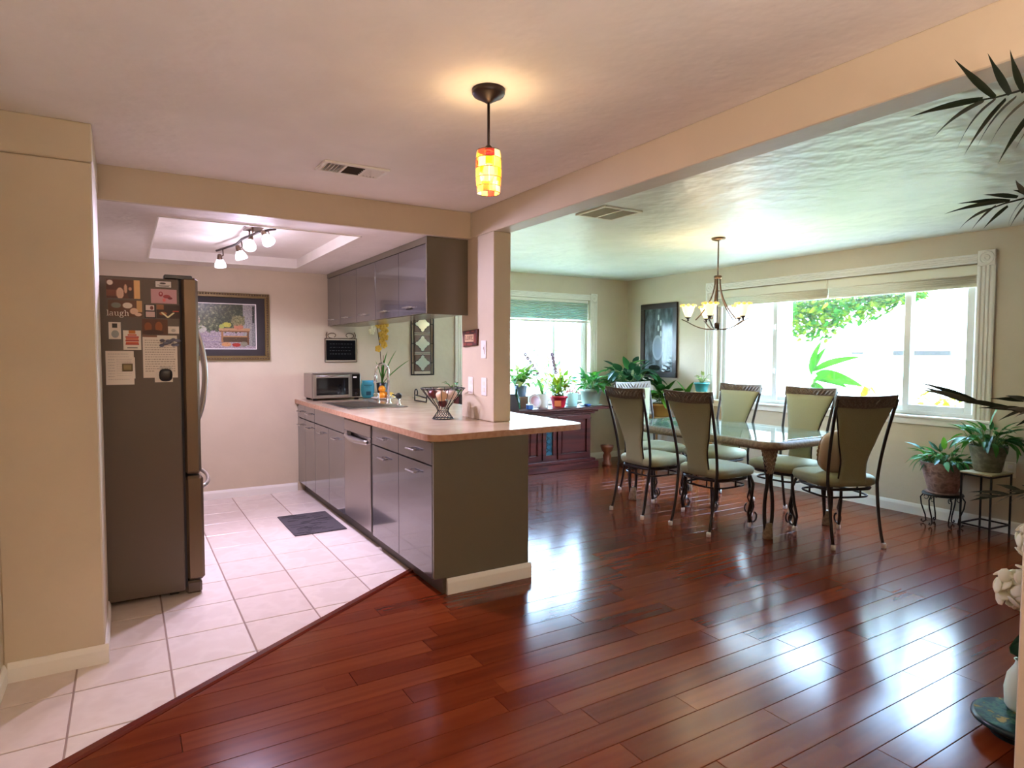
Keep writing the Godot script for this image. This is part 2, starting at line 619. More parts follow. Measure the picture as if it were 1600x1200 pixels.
func build_shell() -> void:
	var s := S()
	# back wall with the small window's opening
	bc(s, V(-0.62, 0, -6.72), V(3.43, 2.55, -6.87))
	bc(s, V(5.31, 0, -6.72), V(6.13, 2.55, -6.87))
	bc(s, V(3.43, 0, -6.72), V(5.31, 0.80, -6.87))
	bc(s, V(3.43, 2.13, -6.72), V(5.31, 2.55, -6.87))
	smesh("wall_back", s, M.wall_paint, "beige textured back wall of kitchen and dining room")
	s = S()
	bc(s, V(5.98, 0, -6.72), V(6.13, 2.55, -5.19))
	bc(s, V(5.98, 0, -2.48), V(6.13, 2.55, 2.6))
	bc(s, V(5.98, 0, -5.19), V(6.13, 0.885, -2.48))
	bc(s, V(5.98, 2.17, -5.19), V(6.13, 2.55, -2.48))
	smesh("wall_right", s, M.wall_paint, "beige dining room wall around the wide window")
	s = S()
	bc(s, V(-0.474, 0, -4.06), V(-0.106, 2.262, -3.41), 0.006)
	bc(s, V(-0.474, 2.262, -4.06), V(-0.102, 2.43, -3.402), 0.004)
	smesh("wall_left", s, M.wall_paint, "beige wall end beside the refrigerator")
	s = S()
	bc(s, V(-0.60, 0, -4.06), V(-0.474, 2.55, 2.6))
	smesh("wall_hall", s, M.wall_paint, "beige hall wall at the far left edge")
	s = S()
	bc(s, V(-0.62, 0, -6.72), V(-0.50, 2.55, -4.06))
	smesh("wall_kitchen", s, M.wall_paint, "beige kitchen wall behind the refrigerator")
	s = S()
	bc(s, V(-0.60, 0, 2.6), V(6.13, 2.55, 2.75))
	smesh("wall_front", s, M.wall_paint, "beige wall behind the viewer")
	# beam and the wall it ends in, and the post that stands on the worktop
	s = S()
	bc(s, V(2.148, 2.25, -4.09), V(2.283, 2.43, -0.757), 0.004)
	bc(s, V(2.148, 0, -0.757), V(2.283, 2.43, 2.6), 0.004)
	smesh("wall_beam", s, M.wall_paint, "beige beam over the wide opening and the wall end that carries it")
	s = S()
	bc(s, V(2.148, 0.951, -4.24), V(2.283, 2.25, -3.76), 0.004)
	smesh("wall_post", s, M.wall_paint, "beige post with switches standing on the peninsula worktop")
	# ceilings
	s = S()
	holed_slab(s, -0.62, 2.215, -6.87, 2.75, 0.93, 1.25, -3.55, -3.39)
	smesh("ceiling", s, M.ceiling_paint, "white textured ceiling over hall and kitchen")
	s = S()
	holed_slab(s, 2.215, 6.13, -6.87, 2.75, 2.825, 3.125, -3.705, -3.405)
	smesh("ceiling", s, M.plaster_ceiling, "satin plaster ceiling of the dining room")
	s = S()
	bc(s, V(-0.50, 2.246, -4.40), V(2.283, 2.43, -4.12))
	bc(s, V(-0.50, 2.246, -6.72), V(2.283, 2.43, -6.37))
	bc(s, V(-0.50, 2.246, -6.37), V(0.187, 2.43, -4.40))
	bc(s, V(1.445, 2.246, -6.37), V(2.283, 2.43, -4.40))
	smesh("ceiling", s, M.ceiling_paint, "lowered white kitchen ceiling around a recessed tray")
	s = S()
	bc(s, V(-0.50, 2.244, -4.12), V(2.148, 2.43, -4.09), 0.002)
	smesh("wall_header", s, M.wall_paint, "beige header across the kitchen entrance")
	s = S()
	bc(s, V(0.187, 2.33, -6.37), V(1.445, 2.43, -4.40))
	smesh("ceiling", s, M.ceiling_paint, "bright white recessed tray panel in the kitchen ceiling")
	# thin moulding round the tray
	s = S()
	for e in [[V(0.187, 2.238, -6.37), V(0.20, 2.246, -4.40)], [V(1.432, 2.238, -6.37), V(1.445, 2.246, -4.40)], [V(0.187, 2.238, -4.413), V(1.445, 2.246, -4.40)], [V(0.187, 2.238, -6.37), V(1.445, 2.246, -6.357)]]:
		bc(s, e[0], e[1], 0.002)
	smesh("trim_1", s, M.trim_white, "slim white moulding round the kitchen ceiling tray")
	# baseboards: a board with a rounded top
	var board := func(called: String, a: Vector3, b: Vector3, inward: Vector3, label: String, h := 0.085) -> void:
		var st := S()
		var along := (b - a).normalized()
		var n := inward
		var prof: Array = [Vector2(0, 0), Vector2(0.014, 0), Vector2(0.014, h * 0.72), Vector2(0.009, h * 0.9), Vector2(0.005, h), Vector2(0, h)]
		for i in prof.size() - 1:
			var p: Vector2 = prof[i]
			var q: Vector2 = prof[i + 1]
			quado(st, a + n * p.x + V(0, p.y, 0), b + n * p.x + V(0, p.y, 0), b + n * q.x + V(0, q.y, 0), a + n * q.x + V(0, q.y, 0), n * 0.6 + V(0, 1 if p.y > 0.0 else (0.1 if q.y > 0.0 else -9.0), 0))
		for e in [a, b]:
			var pts: Array = []
			for p: Vector2 in prof:
				pts.append(e + n * p.x + V(0, p.y, 0))
			for i in range(1, pts.size() - 1):
				var nn: Vector3 = along * (-1.0 if e == a else 1.0)
				if (pts[i] - pts[0]).cross(pts[i + 1] - pts[0]).dot(nn) < 0:
					tri(st, pts[0], pts[i + 1], pts[i])
				else:
					tri(st, pts[0], pts[i], pts[i + 1])
		smesh(called, st, M.trim_white, label)
	board.call("baseboard_kitchen", V(-0.5, 0, -6.72), V(1.50, 0, -6.72), V(0, 0, 1), "white baseboard under the garden picture")
	board.call("baseboard_back", V(2.3, 0, -6.72), V(5.97, 0, -6.72), V(0, 0, 1), "white baseboard of the dining back wall")
	board.call("baseboard_right", V(5.98, 0, -6.70), V(5.98, 0, 2.5), V(-1, 0, 0), "white baseboard under the wide dining window", 0.1)
	board.call("baseboard_left", V(-0.46, 0, -3.41), V(-0.092, 0, -3.41), V(0, 0, 1), "white baseboard across the wall end beside the refrigerator")
	board.call("baseboard_return", V(-0.106, 0, -4.0), V(-0.106, 0, -3.41), V(1, 0, 0), "white baseboard turning the corner to the refrigerator")
	board.call("baseboard_hall", V(-0.474, 0, -3.396), V(-0.474, 0, 2.5), V(1, 0, 0), "white baseboard at the far left edge")
	board.call("baseboard_beam", V(2.148, 0, -0.757), V(2.148, 0, 2.5), V(-1, 0, 0), "white baseboard of the wall end at right")
	board.call("baseboard_peninsula", V(1.592, 0, -3.345), V(2.182, 0, -3.345), V(0, 0, 1), "cream baseboard along the end of the peninsula", 0.095)

# ---------------------------------------------------------------- floors
func flat_T(y := 0.0) -> Transform3D:
	return Transform3D(Basis(V(1, 0, 0), V(0, 0, -1), V(0, 1, 0)), V(0, y, 0))

func build_floors() -> void:
	var g := RandomNumberGenerator.new()
	g.seed = 7
	var f := structure("floor", "glossy dark red hardwood plank floor")
	var s := S()
	bc(s, V(-0.62, -0.15, -6.87), V(6.13, -0.011, 2.75))
	obj("subfloor", s, M.subfloor, f)
	var region := PackedVector2Array([Vector2(-0.47, 0.45), Vector2(5.975, 0.45), Vector2(5.975, 6.715), Vector2(1.62, 6.715), Vector2(1.62, 3.871), Vector2(-0.47, 2.441)])
	var wdt := 0.127
	var z := 0.45
	var row := 0
	var k := 0
	while z < 6.715:
		var x := -0.47 - g.randf() * 1.2
		while x < 5.975:
			var L := 1.22
			var gap := 0.0008
			var rect := PackedVector2Array([Vector2(x + gap, z + gap), Vector2(x + L - gap, z + gap), Vector2(x + L - gap, z + wdt - gap), Vector2(x + gap, z + wdt - gap)])
			for p in Geometry2D.intersect_polygons(rect, region):
				var st := S()
				prism(st, p, -0.011, 0.0 + 0.0003 * ((k * 7) % 3), flat_T(), 0.0014)
				inst("plank", finish(st, M["floor_wood_%d" % ((k * 5 + row * 3) % 6)]), f)
				k += 1
			x += L
		z += wdt
		row += 1
	# strip over the joint between wood and tile
	var a := V(-0.474, 0, -2.437)
	var b := V(1.60, 0, -3.857)
	var d := (b - a).normalized()
	s = S()
	var n := d.cross(Vector3.UP).normalized()
	for q in [[-0.026, 0.003], [-0.018, 0.010], [0.018, 0.010], [0.026, 0.003]]:
		q.append(0)
	var pr: Array = [[-0.026, -0.004], [-0.026, 0.003], [-0.016, 0.010], [0.016, 0.010], [0.026, 0.003], [0.026, -0.004]]
	for i in pr.size() - 1:
		quado(s, a + n * pr[i][0] + V(0, pr[i][1], 0), b + n * pr[i][0] + V(0, pr[i][1], 0), b + n * pr[i + 1][0] + V(0, pr[i + 1][1], 0), a + n * pr[i + 1][0] + V(0, pr[i + 1][1], 0), n * (pr[i][0] + pr[i + 1][0]) * 20.0 + V(0, 0.3, 0))
	smesh("trim_2", s, M.molding_wood, "dark red wooden strip on the joint of tile and wood floor")
	# tile floor
	var tl := structure("floor", "pale square ceramic tile floor with brown grout")
	var bed := PackedVector2Array([Vector2(-0.5, 6.72), Vector2(1.62, 6.72), Vector2(1.62, 3.871), Vector2(-0.5, 2.42)])
	s = S()
	prism(s, bed, -0.0105, -0.003, flat_T())
	obj("grout_bed", s, M.grout, tl)
	k = 0
	for i in range(-1, 6):
		for j in range(-2, 12):
			var x0 := -0.215 + 0.3615 * i
			var z0 := 2.80 + 0.3675 * j
			var gap := 0.0035
			var rect := PackedVector2Array([Vector2(x0 + gap, z0 + gap), Vector2(x0 + 0.3615 - gap, z0 + gap), Vector2(x0 + 0.3615 - gap, z0 + 0.3675 - gap), Vector2(x0 + gap, z0 + 0.3675 - gap)])
			for p in Geometry2D.intersect_polygons(rect, bed):
				var st := S()
				prism(st, p, -0.003, 0.0005, flat_T(), 0.002)
				inst("tile", finish(st, M["floor_tile_%d" % ((i * 5 + j * 3 + 12) % 3)]), tl)
	# rug before the sink
	var rug := thing("kitchen_mat", "dark grey streaked mat on the tiles before the sink", "mat", V(1.30, 0.0, -5.35))
	s = S()
	bx(s, V(0, 0.006, 0), V(0.41, 0.008, 0.66), 0.002)
	obj("base", s, M.rug, rug)
	s = S()
	for i in 44:
		bx(s, V(g.randf_range(-0.15, 0.15), 0.0106, -0.32 + i * 0.0149), V(g.randf_range(0.05, 0.14), 0.0016, 0.006), 0.0006)
	var w := obj("weave_streaks", s, M.rug_streak, rug)
	w.set_meta("kind", "stuff")

# ---------------------------------------------------------------- windows
# fluted casing bar from a to b, width along "out", face direction n
func casing(s: SurfaceTool, a: Vector3, b: Vector3, out: Vector3, n: Vector3, w: float) -> void:
	var prof: Array = [[0, 0.016], [0.1, 0.020], [0.2, 0.020], [0.24, 0.012], [0.30, 0.012], [0.34, 0.020], [0.44, 0.020], [0.48, 0.012], [0.52, 0.012], [0.56, 0.020], [0.66, 0.020], [0.70, 0.012], [0.76, 0.012], [0.80, 0.020], [0.9, 0.020], [1.0, 0.016]]
	for i in prof.size() - 1:
		var p: Array = prof[i]
		var q: Array = prof[i + 1]
		quado(s, a + out * w * p[0] + n * p[1], b + out * w * p[0] + n * p[1], b + out * w * q[0] + n * q[1], a + out * w * q[0] + n * q[1], n)
	for t in [0.0, 1.0]:
		quado(s, a + out * w * t, b + out * w * t, b + out * w * t + n * 0.016, a + out * w * t + n * 0.016, out * (t * 2.0 - 1.0))

func rosette(parent: Node3D, c: Vector3, n: Vector3, w: float) -> void:
	var s := S()
	var r := n.cross(Vector3.UP).normalized()
	var B := Basis(r, n, r.cross(n))
	bx(s, c + n * 0.012, V(w, 0.024, w), 0.003, B)
	for q in [[0.46, 0.36], [0.22, 0.10]]:
		lathe(s, [Vector2(w * q[0], 0.0235), Vector2(w * (q[0] - 0.03), 0.030), Vector2(w * q[1], 0.030), Vector2(w * (q[1] - 0.03), 0.0235)], c, 20, B)
	obj("corner_block", s, M.trim_white, parent)

func ring4(s: SurfaceTool, a: Vector3, b: Vector3, u: Vector3, w: float, d: Vector3) -> void:
	# rectangular frame between opposite corners a and b (a low, b high); u horizontal direction, d depth vector
	var L := (b - a).dot(u)
	var H := b.y - a.y
	for e in [[0.0, 0.0, w, H], [L - w, 0.0, L, H], [w, 0.0, L - w, w], [w, H - w, L - w, H]]:
		var p: Vector3 = a + u * e[0] + V(0, e[1], 0)
		var q: Vector3 = a + u * e[2] + V(0, e[3], 0) + d
		bc(s, p, q, 0.003)

func build_windows() -> void:
	var s: SurfaceTool
	# wide window in the right wall
	var w1 := structure("window_1", "wide white three-panel dining window with fluted casing")
	var n := V(-1, 0, 0)
	s = S()
	casing(s, V(5.98, 0.885, -2.48), V(5.98, 2.17, -2.48), V(0, 0, 1), n, 0.13)
	obj("casing", s, M.trim_white, w1)
	s = S()
	casing(s, V(5.98, 0.885, -5.19), V(5.98, 2.17, -5.19), V(0, 0, -1), n, 0.13)
	obj("casing", s, M.trim_white, w1)
	s = S()
	casing(s, V(5.98, 2.17, -5.19), V(5.98, 2.17, -2.48), V(0, 1, 0), n, 0.075)
	obj("casing", s, M.trim_white, w1)
	rosette(w1, V(5.98, 2.205, -2.415), n, 0.125)
	rosette(w1, V(5.98, 2.205, -5.255), n, 0.125)
	s = S()
	bc(s, V(5.94, 0.862, -5.33), V(6.05, 0.885, -2.34), 0.004)
	bc(s, V(5.962, 0.805, -5.32), V(5.98, 0.862, -2.35), 0.004)
	obj("window_sill", s, M.trim_white, w1)
	s = S()
	ring4(s, V(6.05, 0.885, -5.19), V(6.05, 2.17, -2.48), V(0, 0, 1), 0.035, V(0.07, 0, 0))
	obj("frame", s, M.vinyl_white, w1)
	for p in [[-5.145, -4.40, 0.0], [-4.46, -3.02, 0.028], [-3.085, -2.525, 0.0]]:
		s = S()
		ring4(s, V(6.058 + p[2], 0.915, p[0]), V(6.058 + p[2], 2.125, p[1]), V(0, 0, 1), 0.05 if p[2] > 0.01 else 0.058, V(0.026, 0, 0))
		var sash := obj("sash", s, M.vinyl_white, w1)
		s = S()
		bc(s, V(6.069 + p[2], 0.95, p[0] + 0.04), V(6.073 + p[2], 2.08, p[1] - 0.04))
		obj("pane", s, M.window_glass, sash)
	for y in [1.24, 1.72]:
		s = S()
		bc(s, V(6.045, y - 0.03, -4.435), V(6.058, y + 0.03, -4.415), 0.003)
		tube(s, [V(6.04, y - 0.02, -4.425), V(6.03, y, -4.425), V(6.04, y + 0.02, -4.425)], 0.005, 6)
		obj("latch", s, M.vinyl_white, w1)
	for p in [[-5.185, -3.80], [-3.795, -2.485]]:
		var v := thing("roller_blind", "cream roller blind pulled up at the %s half of wide window" % ("far" if p[0] < -4 else "near"), "blind", V(6.02, 2.0, (p[0] + p[1]) / 2), 0.0, "blinds of the wide window")
		var L: float = p[1] - p[0]
		s = S()
		bx(s, V(0, 0.12, 0), V(0.05, 0.09, L), 0.008)
		obj("headrail", s, M.valance_cloth, v)
		s = S(true)
		for i in 4:
			var y := 0.066 - i * 0.018
			tube(s, [V(0, y, -L / 2 + 0.004), V(0, y, L / 2 - 0.004)], 0.012, 8, 1.6)
		obj("folded_cloth", s, M.valance_cloth, v)
		s = S()
		bx(s, V(0, -0.012, 0), V(0.03, 0.018, L - 0.01), 0.004)
		obj("bottom_rail", s, M.valance_cloth, v)
	# small window in the back wall
	var w2 := structure("window_2", "white sliding window behind the sideboard plants")
	n = V(0, 0, 1)
	s = S()
	casing(s, V(3.43, 0.80, -6.72), V(3.43, 2.13, -6.72), V(-1, 0, 0), n, 0.12)
	obj("casing", s, M.trim_white, w2)
	s = S()
	casing(s, V(5.31, 0.80, -6.72), V(5.31, 2.13, -6.72), V(1, 0, 0), n, 0.12)
	obj("casing", s, M.trim_white, w2)
	s = S()
	casing(s, V(3.43, 2.13, -6.72), V(5.31, 2.13, -6.72), V(0, 1, 0), n, 0.075)
	obj("casing", s, M.trim_white, w2)
	rosette(w2, V(5.37, 2.165, -6.72), n, 0.115)
	rosette(w2, V(3.37, 2.165, -6.72), n, 0.115)
	s = S()
	bc(s, V(3.33, 0.775, -6.78), V(5.43, 0.80, -6.69), 0.004)
	obj("window_sill", s, M.trim_white, w2)
	s = S()
	ring4(s, V(3.43, 0.80, -6.85), V(5.31, 2.13, -6.85), V(1, 0, 0), 0.04, V(0, 0, 0.06))
	obj("frame", s, M.vinyl_white, w2)
	for p in [[3.47, 4.80, 0.0], [4.76, 5.27, 0.026]]:
		s = S()
		ring4(s, V(p[0], 0.84, -6.845 + p[2]), V(p[1], 2.09, -6.845 + p[2]), V(1, 0, 0), 0.045, V(0, 0, 0.024))
		var sash := obj("sash", s, M.vinyl_white, w2)
		s = S()
		bc(s, V(p[0] + 0.03, 0.87, -6.835 + p[2]), V(p[1] - 0.03, 2.06, -6.831 + p[2]))
		obj("pane", s, M.window_glass, sash)
	var cs := thing("cellular_shade", "pleated white shade raised at the top of small window", "blind", V(4.37, 1.84, -6.745))
	s = S()
	bx(s, V(0, 0.27, 0), V(1.84, 0.035, 0.045), 0.004)
	obj("headrail", s, M.trim_white, cs)
	for i in 11:
		s = S()
		var y := 0.243 - i * 0.0205
		var pr := PackedVector2Array([Vector2(-0.018, y), Vector2(0.0, y - 0.0108), Vector2(0.018, y), Vector2(0.0, y + 0.0108)])
		prism(s, pr, -0.92, 0.92, Transform3D(Basis(V(0, 0, -1), V(0, 1, 0), V(1, 0, 0)), Vector3.ZERO))
		obj("pleat", s, M.blind_cloth, cs)
	s = S()
	bx(s, V(0, 0.004, 0), V(1.84, 0.026, 0.036), 0.004)
	obj("bottom_rail", s, M.white_plastic, cs)

# ---------------------------------------------------------------- garden outside
func build_outside() -> void:
	var g := RandomNumberGenerator.new()
	g.seed = 99
	var s := S()
	bc(s, V(6.2, -0.45, -40), V(60, -0.25, 40))
	bc(s, V(-20, -0.45, -40), V(6.2, -0.25, -6.95))
	var gr := obj("ground", s, M.grass)
	gr.set_meta("kind", "structure")
	gr.set_meta("label", "sunlit lawn outside the windows")
	s = S()
	bc(s, V(6.2, -0.25, -5.7), V(8.2, -0.2, 3.0), 0.01)  # added slab, out of view, bounces neutral light into the dining room
	bc(s, V(2.5, -0.25, -9.0), V(6.2, -0.2, -6.95), 0.01)
	smesh("patio", s, M.concrete, "added unseen pale slab under the windows for neutral bounce light")
	# white wing of the house with a lever on its door
	s = S()
	bc(s, V(6.2, -0.3, -6.6), V(8.26, 3.4, -5.75), 0.01)
	var wing := smesh("wall_wing", s, M.outside_white, "white outside wall of the house wing seen through the far pane")
	var lev := thing("door_lever", "small grey lever on the white wall outside far pane", "handle", V(6.9, 1.26, -5.75))
	s = S(true)
	tube(s, [V(0, 0, 0.0), V(0, 0, 0.05)], 0.02, 10)
	obj("rose", s, M.brushed_steel, lev)
	s = S(true)
	tube(s, [V(0, 0, 0.05), V(0.11, 0.015, 0.06)], 0.011, 8)
	obj("lever", s, M.brushed_steel, lev)
	# neighbour's white wall and its dark ledge
	var nb := thing("neighbour_house", "bright white neighbouring house wall beyond the lawn", "house", V(11.5, -0.25, -6.0))
	s = S()
	bc(s, V(0, 0, -14), V(0.3, 4.2, 14))
	obj("wall", s, M.outside_white, nb)
	s = S()
	bc(s, V(-0.06, 1.66, 0.0), V(0.0, 1.74, 0.9), 0.005)
	obj("ledge", s, M.rubber, nb)
	s = S()
	bc(s, V(-0.04, 1.68, -0.75), V(0.0, 1.72, -0.55), 0.004)
	obj("vent", s, M.rubber, nb)
	# wall beyond the small window
	var fw := thing("garden_wall", "white garden wall seen behind the sideboard plants", "wall", V(6.0, -0.25, -10.5))
	s = S()
	bc(s, V(-8, 0, -0.2), V(9, 2.6, 0), 0.01)
	obj("wall", s, M.outside_white, fw)
	s = S()
	for y in [1.33, 1.68]:
		bc(s, V(-1.35, y, 0.02), V(0.3, y + 0.022, 0.05), 0.003)
	for x in [-1.35, -0.55, 0.28]:
		bc(s, V(x, 1.33, 0.0), V(x + 0.025, 1.70, 0.05), 0.003)
	obj("railing", s, M.black_iron, fw)
	# tree whose crown hangs into the wide window
	var tr := thing("garden_tree", "leafy green tree hanging over the lawn outside", "tree", V(9.6, -0.25, -7.0))
	s = S(true)
	tube(s, [V(0, 0, 0), V(0.05, 1.2, 0.05), V(-0.05, 2.4, 0.1), V(-0.2, 3.2, 0.4)], [0.14, 0.12, 0.1, 0.05], 10)
	for i in 7:
		var az := TAU * i / 7.0
		tube(s, [V(-0.03, 2.0, 0.1), V(cos(az) * 0.5, 2.7, sin(az) * 0.5 + 0.3), V(cos(az) * 1.2 - 0.2, 2.9, sin(az) * 1.2 + 0.5)], [0.05, 0.035, 0.01], 6)
	obj("trunk", s, M.bark, tr)
	for which in 2:
		var lm: ArrayMesh = leaf_mesh("lance", 0.35, M.tree_leaf if which == 0 else M.tree_leaf_light)
		var mm := MultiMesh.new()
		mm.transform_format = MultiMesh.TRANSFORM_3D
		mm.mesh = lm
		var n := 1800
		mm.instance_count = n
		for i in n:
			var p := Vector3.ZERO
			while true:
				p = V(g.randf_range(-1, 1), g.randf_range(-1, 1), g.randf_range(-1, 1))
				if p.length() < 1.0:
					break
			# four lobes of the crown
			var lobe := i % 4
			var c: Vector3 = [V(0, 2.3, 0.7), V(0, 2.5, 1.35), V(0.1, 2.62, 1.9), V(0.2, 3.2, 0.7)][lobe]
			var r: Vector3 = [V(0.6, 0.42, 0.42), V(0.6, 0.33, 0.6), V(0.5, 0.2, 0.45), V(1.2, 0.7, 1.6)][lobe]
			var at := c + p * r
			var dir := V(g.randf_range(-1, 1), g.randf_range(-0.9, 0.5), g.randf_range(-1, 1)).normalized()
			var rt := dir.cross(Vector3.UP).normalized()
			var L := g.randf_range(0.09, 0.15)
			mm.set_instance_transform(i, Transform3D(Basis(rt * L * 0.55, rt.cross(dir) * -L, dir * L), at))
		var mi := MultiMeshInstance3D.new()
		mi.multimesh = mm
		mi.name = "crown_leaves" if which == 0 else "crown_tips"
		mi.set_meta("kind", "stuff")
		tr.add_child(mi, true)
	# banana plant: stem and big leaves
	var bn := thing("banana_plant", "bright green banana plant with drooping leaves outside window", "plant", V(8.55, -0.25, -5.62))
	s = S(true)
	tube(s, [V(0, 0, 0), V(0.0, 0.7, 0.0), V(0.03, 1.35, 0.02)], [0.07, 0.055, 0.035], 10)
	obj("stem", s, M.stem, bn)
	var bl := [[V(0.0, 1.35, 0.0), V(-0.05, 0.75, 0.12), 0.55, 0.26, 0.15], [V(0.0, 1.4, 0.05), V(0.02, -0.10, 0.75), 0.62, 0.17, 0.35], [V(0.0, 1.32, 0.0), V(0.05, 0.0, 0.6), 0.48, 0.13, 0.35], [V(0, 1.42, 0.02), V(0.1, 0.35, 0.6), 0.62, 0.12, 0.35], [V(0, 1.2, 0), V(-0.2, 0.3, 0.2), 0.3, 0.12, 0.6], [V(0, 1.25, 0), V(-0.1, -0.2, 0.4), 0.34, 0.12, 0.35], [V(0, 1.4, 0), V(0.05, 0.9, 0.35), 0.42, 0.12, 0.15]]
	for b in bl:
		put_leaf(bn, "lance", M.banana_leaf, b[0], b[1], b[2], b[3], b[4], 1.0 + g.randf_range(-0.3, 0.3))
	# cut stump with yellow leaves
	var st := thing("young_stump", "bare brown sapling stem with yellow leaves beside banana plant", "plant", V(8.1, -0.25, -4.55))
	s = S(true)
	tube(s, [V(0, 0, 0), V(0.01, 0.7, 0.0), V(0, 1.36, 0.02)], [0.03, 0.028, 0.02], 8)
	obj("stem", s, M.bark, st)
	for i in 5:
		put_leaf(st, "lance", M.garden_lime, V(0, 1.2 + 0.02 * i, -0.02), V(g.randf_range(-0.5, 0.2), g.randf_range(-0.6, 0.6), -0.5 + 0.22 * i), 0.18, 0.07, 0.35)
	var sh := thing("yellow_shrub", "low yellow green shrub outside under the near pane", "shrub", V(7.4, -0.25, -3.2))
	s = S(true)
	for i in 9:
		var az := TAU * i / 9.0
		tube(s, [V(0, 0, 0), V(cos(az) * 0.15, 0.6, sin(az) * 0.2), V(cos(az) * 0.3, 1.05, sin(az) * 0.45)], [0.014, 0.01, 0.004], 5)
	obj("stems", s, M.brown_stem, sh)
	for i in 150:
		var p := V(g.randf_range(-0.3, 0.3), g.randf_range(0.75, 1.25), g.randf_range(-0.42, 0.42))
		put_leaf(sh, "lance", [M.garden_lime, M.tree_leaf_light, M.garden_lime][i % 3], p, V(g.randf_range(-1, 1), g.randf_range(-0.3, 0.8), g.randf_range(-1, 1)), g.randf_range(0.12, 0.19), 0.065, 0.35)
	# bush seen through the small window
	var bu := thing("garden_bush", "pale green bush outside the small sliding window", "shrub", V(6.1, -0.25, -8.9))
	s = S(true)
	for i in 7:
		var az := TAU * i / 7.0
		tube(s, [V(0, 0, 0), V(cos(az) * 0.1, 0.9, sin(az) * 0.1), V(cos(az) * 0.2, 1.6, sin(az) * 0.2)], [0.016, 0.012, 0.005], 5)
	obj("stems", s, M.brown_stem, bu)
	for i in 140:
		var p := V(g.randf_range(-0.22, 0.22), g.randf_range(1.1, 1.75), g.randf_range(-0.22, 0.22))
		put_leaf(bu, "lance", [M.tree_leaf, M.tree_leaf_light][i % 2], p, V(g.randf_range(-1, 1), g.randf_range(-0.5, 0.8), g.randf_range(-1, 1)), g.randf_range(0.08, 0.14), 0.05, 0.35)

# a part given in world coordinates under a thing that is not turned
func wobj(called: String, s: SurfaceTool, m: Material, parent: Node3D) -> MeshInstance3D:
	var o := obj(called, s, m, parent)
	if parent.get_parent() == self and parent.position != Vector3.ZERO:
		o.position = -parent.position
	return o

# ---------------------------------------------------------------- kitchen cabinets
func bar_handle(parent: Node3D, x: float, y: float, z: float, L: float) -> void:
	var s := S()
	bx(s, V(x - 0.03, y, z), V(0.010, 0.009, L), 0.002)
	for e in [-1.0, 1.0]:
		bx(s, V(x - 0.015, y, z + e * L * 0.36), V(0.03, 0.008, 0.008), 0.001)
	obj("handle", s, M.steel, parent)

func front(parent: Node3D, called: String, x: float, z0: float, z1: float, y0: float, y1: float, hy: float, hz := 0.0, L := 0.14) -> void:
	var s := S()
	bc(s, V(x, y0 + 0.002, z0 + 0.002), V(x + 0.018, y1 - 0.002, z1 - 0.002), 0.0015)
	var o := wobj(called, s, M.cabinet_gloss, parent)
	if hy > 0.0:
		bar_handle(o, x, hy, (z0 + z1) * 0.5 + hz, L)

func carcass(parent: Node3D, z0: float, z1: float) -> void:
	var s := S()
	bc(s, V(1.53, 0.10, z0), V(2.165, 0.125, z1))
	bc(s, V(1.53, 0.125, z0), V(2.145, 0.91, z0 + 0.018))
	bc(s, V(1.53, 0.125, z1 - 0.018), V(2.145, 0.91, z1))
	bc(s, V(2.145, 0.0, z0), V(2.165, 0.91, z1))
	wobj("body", s, M.cabinet_panel, parent)
	s = S()
	bc(s, V(1.575, 0.0, z0), V(1.595, 0.10, z1))
	wobj("toe_kick", s, M.toe_kick, parent)

func round_poly(pts: Array, radii: Array, n := 8) -> PackedVector2Array:
	var out := PackedVector2Array()
	for i in pts.size():
		var p: Vector2 = pts[i]
		var r: float = radii[i]
		if r <= 0.0:
			out.append(p)
			continue
		var a: Vector2 = ((pts[i - 1] as Vector2) - p).normalized()
		var b: Vector2 = ((pts[(i + 1) % pts.size()] as Vector2) - p).normalized()
		for k in n + 1:
			var t := float(k) / n
			var q0 := p + a * r
			var q2 := p + b * r
			out.append(q0.lerp(p, t).lerp(p.lerp(q2, t), t))
	return out

